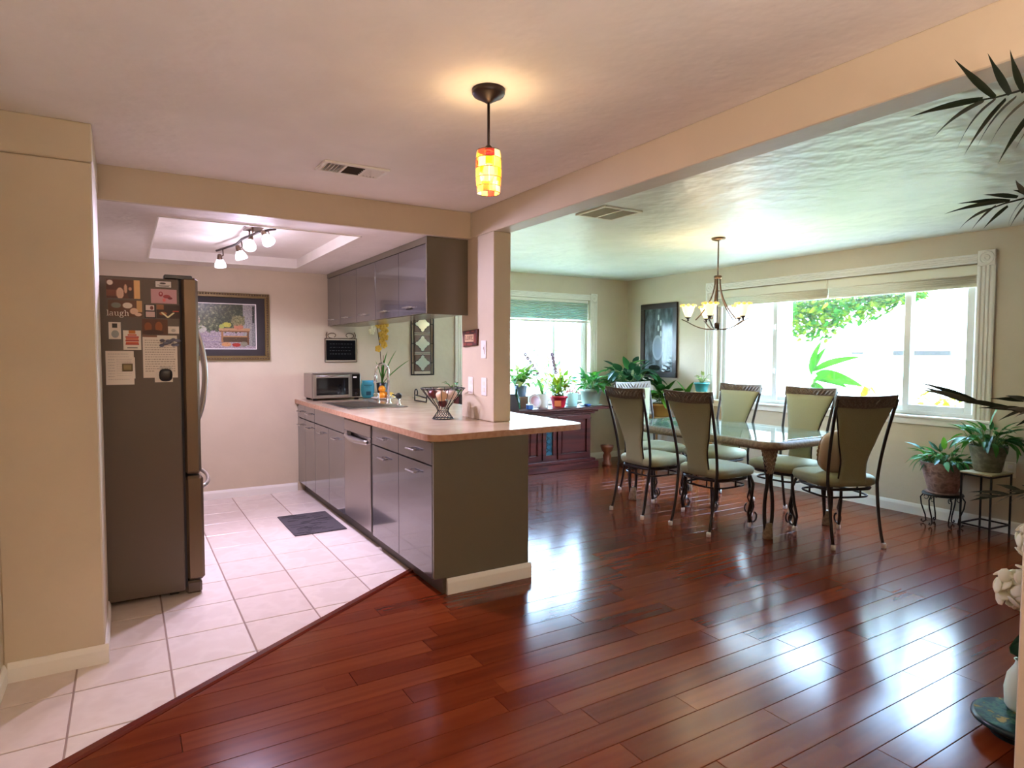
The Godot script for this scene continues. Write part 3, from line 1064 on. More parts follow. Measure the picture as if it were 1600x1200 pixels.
func build_kitchen() -> void:
	var s: SurfaceTool
	var a := thing("base_cabinet", "glossy grey two-door base cabinet at the free end of peninsula", "cabinet", V(1.84, 0, -3.89), 0, "grey base cabinets")
	carcass(a, -4.415, -3.366)
	front(a, "drawer", 1.51, -3.895, -3.366, 0.768, 0.905, 0.835)
	front(a, "drawer", 1.51, -4.41, -3.895, 0.768, 0.905, 0.835)
	front(a, "door", 1.51, -3.895, -3.366, 0.10, 0.764, 0.70)
	front(a, "door", 1.51, -4.41, -3.895, 0.10, 0.764, 0.70)
	s = S()
	prism(s, PackedVector2Array([Vector2(1.512, 0.10), Vector2(1.588, 0.10), Vector2(1.588, 0.0), Vector2(2.165, 0.0), Vector2(2.165, 0.91), Vector2(1.512, 0.91)]), -3.364, -3.346, Transform3D.IDENTITY, 0.0015)
	wobj("end_panel", s, M.cabinet_panel, a)
	var b := thing("base_cabinet", "glossy grey sink cabinet left of the dishwasher", "cabinet", V(1.84, 0, -5.555), 0, "grey base cabinets")
	carcass(b, -6.03, -5.082)
	front(b, "false_front", 1.51, -6.03, -5.084, 0.768, 0.905, 0.0)
	front(b, "door", 1.51, -5.555, -5.084, 0.10, 0.764, 0.70)
	front(b, "door", 1.51, -6.03, -5.555, 0.10, 0.764, 0.70)
	var c := thing("base_cabinet", "glossy grey base cabinet in the corner under toaster oven", "cabinet", V(1.84, 0, -6.375), 0, "grey base cabinets")
	carcass(c, -6.715, -6.034)
	front(c, "drawer", 1.51, -6.40, -6.034, 0.768, 0.905, 0.835)
	front(c, "drawer", 1.51, -6.715, -6.40, 0.768, 0.905, 0.835)
	front(c, "door", 1.51, -6.40, -6.034, 0.10, 0.764, 0.70)
	front(c, "door", 1.51, -6.715, -6.40, 0.10, 0.764, 0.70)
	# dishwasher
	var d := thing("dishwasher", "stainless dishwasher with bowed handle built into the peninsula", "dishwasher", V(1.84, 0, -4.75))
	s = S()
	bc(s, V(1.555, 0.10, -5.07), V(2.12, 0.895, -4.44))
	wobj("tub", s, M.brushed_steel, d)
	s = S()
	bc(s, V(1.506, 0.115, -5.075), V(1.542, 0.765, -4.440), 0.004)
	bc(s, V(1.506, 0.765, -5.075), V(1.542, 0.803, -5.01), 0.003)
	bc(s, V(1.506, 0.765, -4.505), V(1.542, 0.803, -4.440), 0.003)
	var dd := wobj("door", s, M.brushed_steel, d)
	s = S()
	bc(s, V(1.506, 0.805, -5.075), V(1.542, 0.895, -4.440), 0.004)
	wobj("control_strip", s, M.brushed_steel, d)
	s = S(true)
	var pts: Array = []
	for i in 13:
		var t := i / 12.0
		pts.append(V(1.498 - 0.028 * sin(PI * t), 0.768 - 0.01 * sin(PI * t), lerpf(-5.03, -4.49, t)))
	tube(s, pts, 0.011, 8, 1.5)
	obj("handle", s, M.steel, dd)
	s = S()
	bc(s, V(1.575, 0.0, -5.08), V(1.595, 0.10, -4.417))
	wobj("toe_kick", s, M.toe_kick, d)
	# worktop with a hole for the sink
	var w := thing("worktop", "long beige laminate worktop with rounded corners on the peninsula", "worktop", V(2.0, 0.91, -5.0))
	var outer := round_poly([Vector2(1.485, 3.315), Vector2(2.66, 3.40), Vector2(2.66, 6.715), Vector2(1.485, 6.715)], [0.13, 0.10, 0.0, 0.0])
	var hole := [Vector2(1.64, 5.28), Vector2(1.64, 5.98), Vector2(2.02, 5.98), Vector2(2.02, 5.28)]
	var key := PackedVector2Array()
	var cut := outer.size()
	for i in cut:
		key.append(outer[i])
	# bridge from the last corner to the hole and back
	key.append(Vector2(1.485, 5.6))
	key.append(Vector2(1.64, 5.6))
	var seq := [hole[1], hole[2], hole[3], hole[0]]
	for q in seq:
		key.append(q)
	key.append(Vector2(1.64, 5.5999))
	key.append(Vector2(1.485, 5.5999))
	s = S()
	prism(s, key, 0.912, 0.95, flat_T(), 0.0)
	wobj("slab", s, M.worktop, w)
	s = S(true)
	for i in outer.size():
		var p := outer[i]
		var q := outer[(i + 1) % outer.size()]
		if p.distance_to(q) > 0.0001:
			var nn := (q - p).orthogonal().normalized()
			var o2 := nn * 0.0015
			if o2.dot((p + q) * 0.5 - Vector2(2.05, 5.0)) < 0:
				o2 = -o2
			quado(s, flat_T() * V(p.x + o2.x, p.y + o2.y, 0.911), flat_T() * V(q.x + o2.x, q.y + o2.y, 0.911), flat_T() * V(q.x + o2.x, q.y + o2.y, 0.9485), flat_T() * V(p.x + o2.x, p.y + o2.y, 0.9485), flat_T().basis * V(o2.x, o2.y, 0))
	wobj("edge_band", s, M.worktop_edge, w)
	# wall cabinets
	var zs := [-4.162, -4.684, -5.22, -5.73, -6.25, -6.70]
	var un := [[0, 1, "glossy grey single-door wall cabinet with dark end panel by the post"], [1, 3, "glossy grey double wall cabinet in the middle of the hanging run"], [3, 5, "glossy grey double wall cabinet hanging against the back wall"]]
	for u in un:
		var z1: float = zs[u[0]]
		var z0: float = zs[u[1]]
		var cb := thing("wall_cabinet", u[2], "cabinet", V(1.99, 1.705, (z0 + z1) * 0.5), 0, "grey wall cabinets")
		s = S()
		bc(s, V(1.846, 1.705, z0 + 0.001), V(2.158, 2.243, z1 - 0.001))
		wobj("body", s, M.cabinet_panel, cb)
		for i in range(u[0], u[1]):
			front(cb, "door", 1.826, zs[i + 1], zs[i], 1.705, 2.195, 1.765, -0.05, 0.13)
		s = S()
		bc(s, V(1.824, 2.198, z0), V(1.846, 2.245, z1), 0.002)
		wobj("top_strip", s, M.cabinet_panel, cb)
		if u[0] == 0:
			s = S()
			bc(s, V(1.824, 1.700, -4.161), V(2.158, 2.245, -4.142), 0.002)
			wobj("end_panel", s, M.cabinet_panel, cb)

# ---------------------------------------------------------------- refrigerator and what sticks to it
func build_fridge() -> void:
	var f := thing("refrigerator", "tall stainless refrigerator with dark side covered in photos", "refrigerator", V(0, 0, -4.56))
	var s := S()
	bc(s, V(-0.45, 0.03, -5.02), V(0.275, 1.84, -4.11), 0.006)
	wobj("body", s, M.fridge_side, f)
	s = S()
	bc(s, V(0.275, 0.05, -5.01), V(0.287, 1.835, -4.118))
	wobj("gasket", s, M.rubber, f)
	var dz := [[-4.113, -4.562], [-4.568, -5.018]]
	for e in dz:
		s = S()
		bc(s, V(0.287, 0.715, e[1]), V(0.372, 1.855, e[0]), 0.014)
		var d := wobj("door", s, M.fridge_door_edge, f)
		var hz: float = -4.50 if e[0] > -4.3 else -4.63
		s = S(true)
		var pts: Array = []
		for i in 15:
			var t := i / 14.0
			pts.append(V(0.378 + 0.066 * pow(sin(PI * t), 0.7), lerpf(0.965, 1.60, t), hz))
		tube(s, pts, 0.012, 8)
		obj("handle", s, M.steel, d)
	s = S()
	bc(s, V(0.287, 0.085, -5.018), V(0.380, 0.700, -4.113), 0.014)
	var dr := wobj("freezer_drawer", s, M.fridge_door_edge, f)
	s = S(true)
	var hp: Array = []
	for i in 15:
		var t := i / 14.0
		hp.append(V(0.384 + 0.06 * pow(sin(PI * t), 0.7), 0.625, lerpf(-4.95, -4.18, t)))
	tube(s, hp, 0.012, 8)
	obj("handle", s, M.steel, dr)
	s = S()
	bc(s, V(0.20, 1.841, -4.21), V(0.345, 1.866, -4.12), 0.005)
	wobj("hinge_cover", s, M.black_plastic, f)
	s = S()
	bc(s, V(0.28, 0.0, -4.99), V(0.365, 0.075, -4.13), 0.012)
	wobj("foot_grille", s, M.fridge_side, f)
	s = S()
	for x in [-0.4, 0.22]:
		for z in [-4.2, -4.9]:
			bx(s, V(x, 0.015, z), V(0.05, 0.03, 0.05), 0.004)
	wobj("feet", s, M.rubber, f)
	# papers, photos and magnets: [x0, x1, y0, y1, layer]
	var R := {"family": [-0.077, 0.082, 1.720, 1.822, 0], "beach": [-0.071, 0.090, 1.619, 1.710, 0], "card": [-0.071, -0.014, 1.496, 1.589, 0], "label": [0.154, 0.239, 1.788, 1.828, 0], "pink": [0.134, 0.262, 1.700, 1.780, 0], "portrait": [0.101, 0.157, 1.615, 1.693, 1], "group": [0.087, 0.213, 1.522, 1.610, 0], "evening": [0.160, 0.276, 1.616, 1.693, 0], "flyer": [-0.004, 0.081, 1.437, 1.545, 0], "list": [0.088, 0.259, 1.280, 1.520, 0], "sheet": [-0.089, 0.044, 1.245, 1.431, 0], "note": [-0.046, 0.049, 1.278, 1.396, 1], "slip": [0.215, 0.270, 1.531, 1.572, 0], "receipt": [0.143, 0.233, 1.255, 1.321, 1]}
	var what := {"family": ["photograph", "brown photograph of people in the top corner of refrigerator side", "photo"], "beach": ["photograph", "photograph with pale seated figure above the word magnet", "photo"], "card": ["business_card", "narrow white card with dark square print on refrigerator", "card"], "label": ["name_plate_magnet", "white printed label with black border beside refrigerator hinge", "magnet"], "pink": ["drawing", "pink drawing with red scribbled figure on refrigerator", "drawing"], "portrait": ["photo_strip", "small black framed strip of two pictures on refrigerator", "photo"], "group": ["photograph", "dark brown photograph of two faces above the long letter", "photo"], "evening": ["photograph", "dark photograph with pale V shape near the door edge", "photo"], "flyer": ["flyer", "white flyer with orange top and red lines on refrigerator", "flyer"], "list": ["letter", "long cream typed letter on the refrigerator side", "paper"], "sheet": ["letter", "white sheet hanging lowest at left on refrigerator", "paper"], "note": ["note", "small white note with olive magnet over white sheet", "paper"], "slip": ["card", "tiny white card near the door edge of refrigerator", "card"], "receipt": ["note", "white slip held by the black clip on refrigerator", "paper"]}
	for k: String in R:
		var r: Array = R[k]
		var y0: float = -4.11 + 0.0012 + 0.0016 * r[4]
		var w: float = r[1] - r[0]
		var h: float = r[3] - r[2]
		var t := thing(what[k][0], what[k][1], what[k][2], V((r[0] + r[1]) / 2, r[2], y0), 0, "things stuck to the refrigerator")
		s = S()
		bx(s, V(0, h / 2, 0), V(w, h, 0.0008))
		obj("sheet", s, M.paper, t)
		s = S()
		quad(s, V(-w / 2, 0, 0.0006), V(w / 2, 0, 0.0006), V(w / 2, h, 0.0006), V(-w / 2, h, 0.0006))
		var pm := mat("print_" + k, Color.WHITE, 0.5)
		pm.albedo_texture = img_tex(fridge_print(k))
		obj("print", s, pm, t)
	# word magnet
	var wm := thing("word_magnet", "white letters spelling laugh on refrigerator", "magnet", V(-0.026, 1.618, -4.1055), 0, "things stuck to the refrigerator")
	var tm := TextMesh.new()
	tm.text = "laugh"
	tm.font = SystemFont.new()
	tm.font.font_names = PackedStringArray(["Droid Serif"])
	tm.font_size = 40
	tm.pixel_size = 0.001
	tm.depth = 0.002
	tm.vertical_alignment = VERTICAL_ALIGNMENT_BOTTOM
	tm.material = M.paper
	var lt := inst("lettering", tm, wm)
	lt.position.y = -0.004
	# shell magnet, clip, olive magnet
	var sm := thing("shell_magnet", "grey cluster magnet at the top right of long letter", "magnet", V(0.22, 1.476, -4.1055), 0, "things stuck to the refrigerator")
	s = S(true)
	var g := RandomNumberGenerator.new()
	g.seed = 4
	mat("grey_shell", C8(110, 108, 118), 0.5)
	for i in 12:
		puff(s, V(g.randf_range(-0.045, 0.045), g.randf_range(-0.02, 0.022), 0.003), V(0.013, 0.009, 0.006), 1, 1, 8, 5)
	obj("shells", s, M.grey_shell, sm)
	var cl := thing("clip_magnet", "round black clip holding a slip on refrigerator", "magnet", V(0.198, 1.295, -4.101), 0, "things stuck to the refrigerator")
	s = S(true)
	puff(s, V(0, 0, 0), V(0.034, 0.036, 0.009), 0.7, 0.9, 16, 8)
	obj("grip", s, M.black_plastic, cl)
	s = S(true)
	tube(s, [V(-0.026, 0.034, 0), V(-0.03, 0.044, 0.004), V(0.03, 0.044, 0.004), V(0.026, 0.034, 0)], 0.002, 6)
	obj("wire", s, M.steel, cl)
	var om := thing("square_magnet", "olive brown rectangular magnet on the small note", "magnet", V(0.013, 1.34, -4.103), 0, "things stuck to the refrigerator")
	mat("olive", C8(104, 88, 48), 0.5)
	s = S()
	bx(s, Vector3.ZERO, V(0.05, 0.042, 0.006), 0.001)
	obj("plate", s, M.olive, om)
	mat("olive_light", C8(150, 132, 82), 0.5)
	s = S()
	bx(s, V(0, 0, 0.0034), V(0.036, 0.026, 0.001))
	obj("picture", s, M.olive_light, om)

func blob(im: Image, cx: float, cy: float, rx: float, ry: float, c: Color) -> void:
	for y in range(maxi(0, int(cy - ry)), mini(im.get_height(), int(cy + ry) + 1)):
		for x in range(maxi(0, int(cx - rx)), mini(im.get_width(), int(cx + rx) + 1)):
			if pow((x - cx) / rx, 2) + pow((y - cy) / ry, 2) <= 1.0:
				im.set_pixel(x, y, c)

func rows_of_text(im: Image, x0: int, y0: int, x1: int, y1: int, step: int, c: Color, g: RandomNumberGenerator) -> void:
	var y := y0
	while y < y1:
		var x := x0
		while x < x1 - 3:
			var w := g.randi_range(2, 7)
			im.fill_rect(Rect2i(x, y, mini(w, x1 - x), 1), c)
			x += w + 2
		y += step

func fridge_print(k: String) -> Image:
	var im := Image.create(96, 72, false, Image.FORMAT_RGB8)
	var g := RandomNumberGenerator.new()
	g.seed = k.length() * 31 + 5
	im.fill(C8(232, 222, 206))
	match k:
		"family":
			im.fill(C8(84, 44, 24))
			im.fill_rect(Rect2i(0, 40, 30, 24), C8(120, 62, 38))
			im.fill_rect(Rect2i(78, 0, 18, 72), C8(226, 176, 116))
			blob(im, 10, 12, 9, 10, C8(230, 214, 196))
			blob(im, 38, 52, 11, 22, C8(214, 178, 150))
			blob(im, 54, 34, 5, 18, C8(206, 160, 130))
			blob(im, 68, 50, 9, 22, C8(60, 34, 24))
			blob(im, 67, 34, 5, 7, C8(196, 140, 108))
		"beach":
			im.fill(C8(96, 60, 38))
			im.fill_rect(Rect2i(80, 0, 16, 50), C8(206, 160, 104))
			blob(im, 22, 22, 14, 12, C8(124, 124, 108))
			blob(im, 54, 22, 14, 13, C8(226, 214, 196))
			blob(im, 72, 46, 12, 14, C8(224, 190, 160))
			blob(im, 84, 60, 10, 8, C8(226, 196, 170))
		"card":
			im.fill_rect(Rect2i(28, 6, 40, 18), C8(40, 36, 32))
			blob(im, 50, 50, 30, 16, C8(150, 156, 150))
		"label":
			im.fill(C8(60, 52, 46))
			im.fill_rect(Rect2i(4, 6, 88, 60), C8(214, 208, 202))
			blob(im, 44, 26, 18, 9, C8(60, 54, 52))
			im.fill_rect(Rect2i(14, 42, 70, 5), C8(90, 84, 82))
			im.fill_rect(Rect2i(24, 52, 56, 6), C8(80, 74, 72))
		"pink":
			im.fill(C8(196, 148, 152))
			blob(im, 36, 24, 8, 12, C8(150, 50, 60))
			blob(im, 58, 36, 14, 9, C8(160, 62, 66))
			blob(im, 70, 44, 9, 6, C8(120, 40, 46))
			blob(im, 48, 54, 6, 9, C8(222, 110, 110))
			blob(im, 36, 22, 4, 6, C8(206, 160, 160))
		"portrait":
			im.fill(C8(30, 22, 18))
			im.fill_rect(Rect2i(10, 4, 72, 28), C8(226, 210, 200))
			blob(im, 60, 18, 14, 10, C8(120, 60, 54))
			im.fill_rect(Rect2i(10, 38, 76, 28), C8(206, 176, 168))
		"group":
			im.fill(C8(92, 48, 22))
			blob(im, 22, 36, 14, 22, C8(140, 72, 30))
			blob(im, 62, 34, 14, 24, C8(150, 80, 36))
			blob(im, 40, 60, 40, 12, C8(70, 36, 18))
		"evening":
			im.fill(C8(56, 34, 22))
			im.fill_rect(Rect2i(0, 0, 30, 26), C8(150, 96, 60))
			im.fill_rect(Rect2i(66, 30, 26, 6), C8(200, 70, 50))
			blob(im, 26, 46, 16, 9, C8(160, 90, 46))
			for i in 26:
				im.fill_rect(Rect2i(18 + i, 40 + i, 8, 4), C8(232, 222, 176))
				im.fill_rect(Rect2i(66 - i, 40 + i, 8, 4), C8(232, 222, 176))
		"flyer":
			im.fill_rect(Rect2i(30, 0, 36, 12), C8(190, 110, 40))
			for i in 3:
				im.fill_rect(Rect2i(14 if i else 24, 14 + i * 14, 68 if i else 48, 6), C8(206, 100, 60))
				im.fill_rect(Rect2i(12, 22 + i * 13, 72, 5), C8(176, 44, 30))
			im.fill_rect(Rect2i(20, 62, 56, 4), C8(120, 110, 100))
		"list":
			rows_of_text(im, 6, 8, 90, 64, 4, C8(150, 136, 118), g)
			im.fill_rect(Rect2i(0, 0, 40, 3), C8(120, 70, 40))
		"sheet", "note":
			rows_of_text(im, 8, 6, 80, 66, 6, C8(176, 166, 158), g)
		"slip":
			blob(im, 46, 40, 20, 16, C8(190, 180, 166))
		"receipt":
			rows_of_text(im, 8, 10, 60, 60, 8, C8(180, 170, 160), g)
	if k in ["family", "beach", "group", "evening", "pink"]:
		im.resize(40, 30, Image.INTERPOLATE_LANCZOS)
		im.resize(96, 72, Image.INTERPOLATE_CUBIC)
	return im

# ---------------------------------------------------------------- lamps
func build_lamps() -> void:
	var s: SurfaceTool
	var g := RandomNumberGenerator.new()
	g.seed = 11
	# track lamp in the kitchen tray
	var t := thing("track_light", "curved track lamp with four glowing spot heads in kitchen tray", "ceiling lamp", V(0.81, 2.33, -5.0))
	s = S()
	bc(s, V(0.75, 2.305, -4.98), V(0.87, 2.33, -4.74), 0.006)
	wobj("canopy", s, M.bronze, t)
	s = S(true)
	for z in [-4.94, -4.80]:
		tube(s, [V(0.79, 2.31, z), V(0.79, 2.265, z)], 0.006, 8)
	wobj("rail_support", s, M.bronze, t)
	s = S(true)
	var cv := Curve3D.new()
	for p in [V(0.895, 2.265, -4.56), V(0.82, 2.265, -4.74), V(0.775, 2.265, -5.0), V(0.75, 2.265, -5.42), V(0.668, 2.265, -5.78)]:
		cv.add_point(p, V(0.03, 0, 0.08), V(-0.03, 0, -0.08))
	var pts: Array = []
	for p in cv.get_baked_points():
		if pts.is_empty() or pts[-1].distance_to(p) > 0.06:
			pts.append(p)
	tube(s, pts, 0.009, 8)
	wobj("rail", s, M.dark_bronze, t)
	glow("spot_bulb_glow", Color(0.95, 0.9, 1.0), 7.0)
	var hd := [[V(0.86, 2.265, -4.64), V(0.853, 2.20, -4.62), V(0.35, -0.85, 0.5), 2.6], [V(0.795, 2.265, -4.87), V(0.776, 2.19, -4.84), V(-0.2, -0.9, 0.6), 2.6], [V(0.765, 2.265, -5.16), V(0.76, 2.157, -5.16), V(0.3, -0.92, 0.0), 1.5], [V(0.70, 2.265, -5.66), V(0.67, 2.138, -5.58), V(0.1, -1, -0.25), 1.5]]
	for h in hd:
		var dir: Vector3 = (h[2] as Vector3).normalized()
		var B := Basis(dir.cross(Vector3.FORWARD).normalized(), -dir, Vector3.ZERO)
		B.z = B.x.cross(B.y)
		s = S(true)
		tube(s, [h[0], (h[0] as Vector3).lerp(h[1], 0.45) + V(0.012, 0, 0), (h[1] as Vector3) - dir * 0.05], 0.005, 6)
		lathe(s, [Vector2(0.02, 0.028), Vector2(0.018, 0.05), Vector2(0.014, 0.07), Vector2(0, 0.075)], h[1], 12, B)
		var hh := wobj("head", s, M.bronze, t)
		s = S(true)
		lathe(s, [Vector2(0, -0.036), Vector2(0.04, -0.034), Vector2(0.044, -0.026), Vector2(0.04, -0.005), Vector2(0.024, 0.028), Vector2(0, 0.03)], h[1], 16, B)
		obj("bulb", s, M.spot_bulb_glow, hh)
		spot("spot_light", (h[1] as Vector3) - t.position + dir * 0.036, dir, 70.0, C8(226, 213, 255), h[3], 0.035, t)
		omni("bulb_light", (h[1] as Vector3) - t.position, C8(238, 226, 255), 0.10, 0.03, t)
	# coloured glass pendant in the hall
	var c := V(1.213, 2.43, -2.165)
	var p1 := thing("pendant_lamp", "small pendant lamp with red and yellow mosaic glass shade", "pendant lamp", c)
	s = S(true)
	lathe(s, [Vector2(0, -0.052), Vector2(0.012, -0.05), Vector2(0.02, -0.044), Vector2(0.058, -0.024), Vector2(0.063, -0.016), Vector2(0.063, 0.0), Vector2(0, 0)], Vector3.ZERO, 28)
	obj("canopy", s, M.dark_bronze, p1)
	s = S(true)
	tube(s, [V(0, -0.04, 0), V(0, -0.215, 0)], 0.0055, 8)
	obj("rod", s, M.dark_bronze, p1)
	s = S(true)
	lathe(s, [Vector2(0.008, -0.232), Vector2(0.019, -0.232), Vector2(0.019, -0.222), Vector2(0.006, -0.208), Vector2(0, -0.208)], Vector3.ZERO, 14)
	obj("cap", s, M.dark_bronze, p1)
	var shade_r := func(y: float) -> float:
		return 0.040 + 0.010 * sin(PI * clampf((0.395 + y) / 0.19, 0.0, 1.0) * 0.75 + 0.45)
	var gc := [[Color(1.0, 0.74, 0.05), 0.95], [Color(1.0, 0.88, 0.38), 1.1], [Color(0.95, 0.35, 0.03), 0.6], [Color(0.75, 0.03, 0.02), 0.5], [Color(1.0, 0.94, 0.7), 1.2]]
	for i in gc.size():
		glow("shade_glow_%d" % i, gc[i][0], gc[i][1], gc[i][0])
		M["shade_glow_%d" % i].albedo_color.a = 0.45
		M["shade_glow_%d" % i].transparency = BaseMaterial3D.TRANSPARENCY_ALPHA
		M["shade_glow_%d" % i].roughness = 0.2
	var rows := [-0.232, -0.262, -0.30, -0.335, -0.368, -0.392]
	for i in rows.size() - 1:
		var n: int = [8, 9, 8, 9, 10][i]
		for k in n:
			var a0 := TAU * (k + 0.3 * i) / n + 0.03
			var a1 := TAU * (k + 1 + 0.3 * i) / n - 0.03
			var y0: float = rows[i + 1] + 0.0012
			var y1: float = rows[i] - 0.0012
			s = S(true)
			var st := 3
			for q in st:
				var b0 := lerpf(a0, a1, q / float(st))
				var b1 := lerpf(a0, a1, (q + 1) / float(st))
				var r0: float = shade_r.call(y0)
				var r1: float = shade_r.call(y1)
				for o in [0.0, -0.003]:
					quado(s, V(cos(b0) * (r0 + o), y0, sin(b0) * (r0 + o)), V(cos(b1) * (r0 + o), y0, sin(b1) * (r0 + o)), V(cos(b1) * (r1 + o), y1, sin(b1) * (r1 + o)), V(cos(b0) * (r1 + o), y1, sin(b0) * (r1 + o)), V(cos(b0), 0, sin(b0)) * (1.0 if o == 0.0 else -1.0))
			var ci: int = [0, 1, 0, 4, 0, 1, 3, 1, 0, 2][(k * 3 + i * 4) % 10]
			if i == 4:
				ci = [4, 1, 3, 1, 2][k % 5]
			obj("glass_piece", s, M["shade_glow_%d" % ci], p1)
	s = S(true)
	for y: float in rows:
		var ring: Array = []
		for k in 25:
			var a := TAU * k / 24
			var r: float = shade_r.call(y)
			ring.append(V(cos(a) * r, y, sin(a) * r))
		tube(s, ring, 0.0014, 4)
	obj("solder_lines", s, M.dark_bronze, p1)
	s = S(true)
	glow("pendant_bulb_glow", Color(1.0, 0.86, 0.6), 4.0)
	puff(s, V(0, -0.31, 0), V(0.022, 0.034, 0.022), 1, 1, 12, 8)
	obj("bulb", s, M.pendant_bulb_glow, p1)
	omni("pendant_light", V(0, -0.31, 0), C8(255, 214, 160), 0.2, 0.03, p1)
	# chandelier over the table
	var ch := thing("chandelier", "bronze chandelier with curved bands and glowing tulip shades", "chandelier", V(4.43, 2.43, -3.82))
	s = S(true)
	lathe(s, [Vector2(0, -0.028), Vector2(0.02, -0.026), Vector2(0.055, -0.016), Vector2(0.06, -0.01), Vector2(0.06, 0), Vector2(0, 0)], Vector3.ZERO, 24)
	obj("canopy", s, M.bronze, ch)
	s = S(true)
	tube(s, [V(0, -0.02, 0), V(0, -0.33, 0)], 0.006, 8)
	obj("rod", s, M.bronze, ch)
	s = S(true)
	lathe(s, [Vector2(0, -0.355), Vector2(0.03, -0.353), Vector2(0.034, -0.345), Vector2(0.034, -0.33), Vector2(0.028, -0.325), Vector2(0, -0.322)], Vector3.ZERO, 20)
	obj("collar", s, M.bronze, ch)
	s = S(true)
	lathe(s, [Vector2(0, -0.80), Vector2(0.022, -0.795), Vector2(0.026, -0.75), Vector2(0.022, -0.735), Vector2(0, -0.73)], Vector3.ZERO, 16)
	tube(s, [V(0, -0.35, 0), V(0, -0.74, 0)], 0.005, 6)
	obj("hub", s, M.dark_bronze, ch)
	glow("tulip_glow", Color(1.0, 0.90, 0.66), 1.5, Color(0.95, 0.9, 0.8))
	glow("tulip_rim_glow", Color(1.0, 0.74, 0.25), 1.0, Color(0.95, 0.8, 0.5))
	for k in 5:
		var a := TAU * (k + 0.12) / 5
		var d := V(cos(a), 0, sin(a))
		s = S(true)
		var bp: Array = []
		for i in 9:
			var tt := i / 8.0
			bp.append(d * (0.022 + 0.16 * pow(tt, 2.2)) + V(0, -0.35 - 0.36 * tt, 0))
		tube(s, bp, 0.008, 6, 0.5)
		obj("band", s, M.bronze, ch)
		s = S(true)
		bp = []
		for i in 11:
			var tt := i / 10.0
			bp.append(d * (0.02 + 0.28 * tt) + V(0, -0.79 + 0.10 * pow(tt, 1.6) + 0.015 * sin(tt * PI) * -1.0 - (0.012 * maxf(0.0, tt - 0.85) / 0.15), 0))
		tube(s, bp, 0.008, 6, 0.6)
		var arm := obj("arm", s, M.bronze, ch)
		var e := d * 0.245 + V(0, -0.70, 0)
		s = S(true)
		lathe(s, [Vector2(0, -0.02), Vector2(0.008, -0.018), Vector2(0.008, 0.0), Vector2(0.03, 0.014), Vector2(0.028, 0.016), Vector2(0, 0.012)], e, 12)
		obj("cup", s, M.dark_bronze, arm)
		s = S(true)
		lathe(s, [Vector2(0.0, 0.016), Vector2(0.02, 0.016), Vector2(0.032, 0.04), Vector2(0.046, 0.075), Vector2(0.058, 0.115), Vector2(0.055, 0.116), Vector2(0.03, 0.05), Vector2(0.0, 0.022)], e, 18)
		obj("shade", s, M.tulip_glow, ch)
		s = S(true)
		for q in 8:
			var b := TAU * q / 8
			puff(s, e + V(cos(b) * 0.057, 0.118, sin(b) * 0.057), V(0.016, 0.012, 0.016), 1, 1, 8, 5)
		obj("shade_rim", s, M.tulip_rim_glow, ch)
		omni("chandelier_light", e + V(0, 0.075, 0), C8(255, 230, 190), 0.12, 0.03, ch)
	# added unseen lamp behind the viewer, put in to brighten the hall
	var fl := thing("added_hall_lamp", "added unseen round ceiling lamp behind the viewer that brightens the hall", "ceiling lamp", V(0.85, 2.43, 1.3))
	s = S(true)
	lathe(s, [Vector2(0, -0.03), Vector2(0.19, -0.03), Vector2(0.2, -0.02), Vector2(0.2, 0), Vector2(0, 0)], Vector3.ZERO, 28)
	obj("plate", s, M.bronze, fl)
	glow("added_lamp_glow", Color(1.0, 0.86, 0.7), 1.5)
	s = S(true)
	lathe(s, [Vector2(0, -0.10), Vector2(0.08, -0.092), Vector2(0.15, -0.065), Vector2(0.18, -0.031)], Vector3.ZERO, 28)
	obj("dome", s, M.added_lamp_glow, fl)
	omni("added_hall_light", V(0, -0.17, 0), C8(255, 224, 200), 0.55, 0.12, fl)
	# added unseen uplight behind the viewer, put in to brighten the main ceiling
	var tc := thing("added_uplight_lamp", "added unseen bronze uplight behind the viewer that brightens the ceiling", "added lamp", V(0.35, 0, 1.0))
	s = S(true)
	lathe(s, [Vector2(0, 0), Vector2(0.15, 0), Vector2(0.15, 0.02), Vector2(0.03, 0.04), Vector2(0.012, 0.06), Vector2(0.012, 1.24), Vector2(0, 1.24)], Vector3.ZERO, 20)
	obj("pole", s, M.bronze, tc)
	s = S(true)
	lathe(s, [Vector2(0, 1.22), Vector2(0.05, 1.23), Vector2(0.14, 1.29), Vector2(0.15, 1.31), Vector2(0.142, 1.31), Vector2(0.05, 1.245), Vector2(0, 1.24)], Vector3.ZERO, 24)
	obj("bowl", s, M.bronze, tc)
	s = S(true)
	puff(s, V(0, 1.275, 0), V(0.05, 0.02, 0.05), 1, 1, 14, 6)
	obj("bulb", s, M.added_lamp_glow, tc)
	spot("uplight", V(0, 1.32, 0), Vector3.UP, 86.0, C8(255, 238, 226), 9.5, 0.14, tc)
	# ceiling vents
	for q in [[V(1.09, 2.43, -3.47), 0.36, 0.2, 0], [V(2.975, 2.43, -3.555), 0.34, 0.34, 1]]:
		var v := thing("ceiling_vent", "white three-way air vent in the hall ceiling" if q[3] == 0 else "square slatted air return in the dining ceiling", "vent", q[0])
		var w: float = q[1]
		var h: float = q[2]
		s = S()
		for e in [[V(-w / 2 + 0.018, 0.15, 0), V(0.002, 0.30, h - 0.036)], [V(w / 2 - 0.018, 0.15, 0), V(0.002, 0.30, h - 0.036)], [V(0, 0.15, -h / 2 + 0.018), V(w - 0.036, 0.30, 0.002)], [V(0, 0.15, h / 2 - 0.018), V(w - 0.036, 0.30, 0.002)], [V(0, 0.30, 0), V(w - 0.036, 0.002, h - 0.036)]]:
			bx(s, e[0], e[1])
		obj("duct", s, M.galvanized, v)
		s = S()
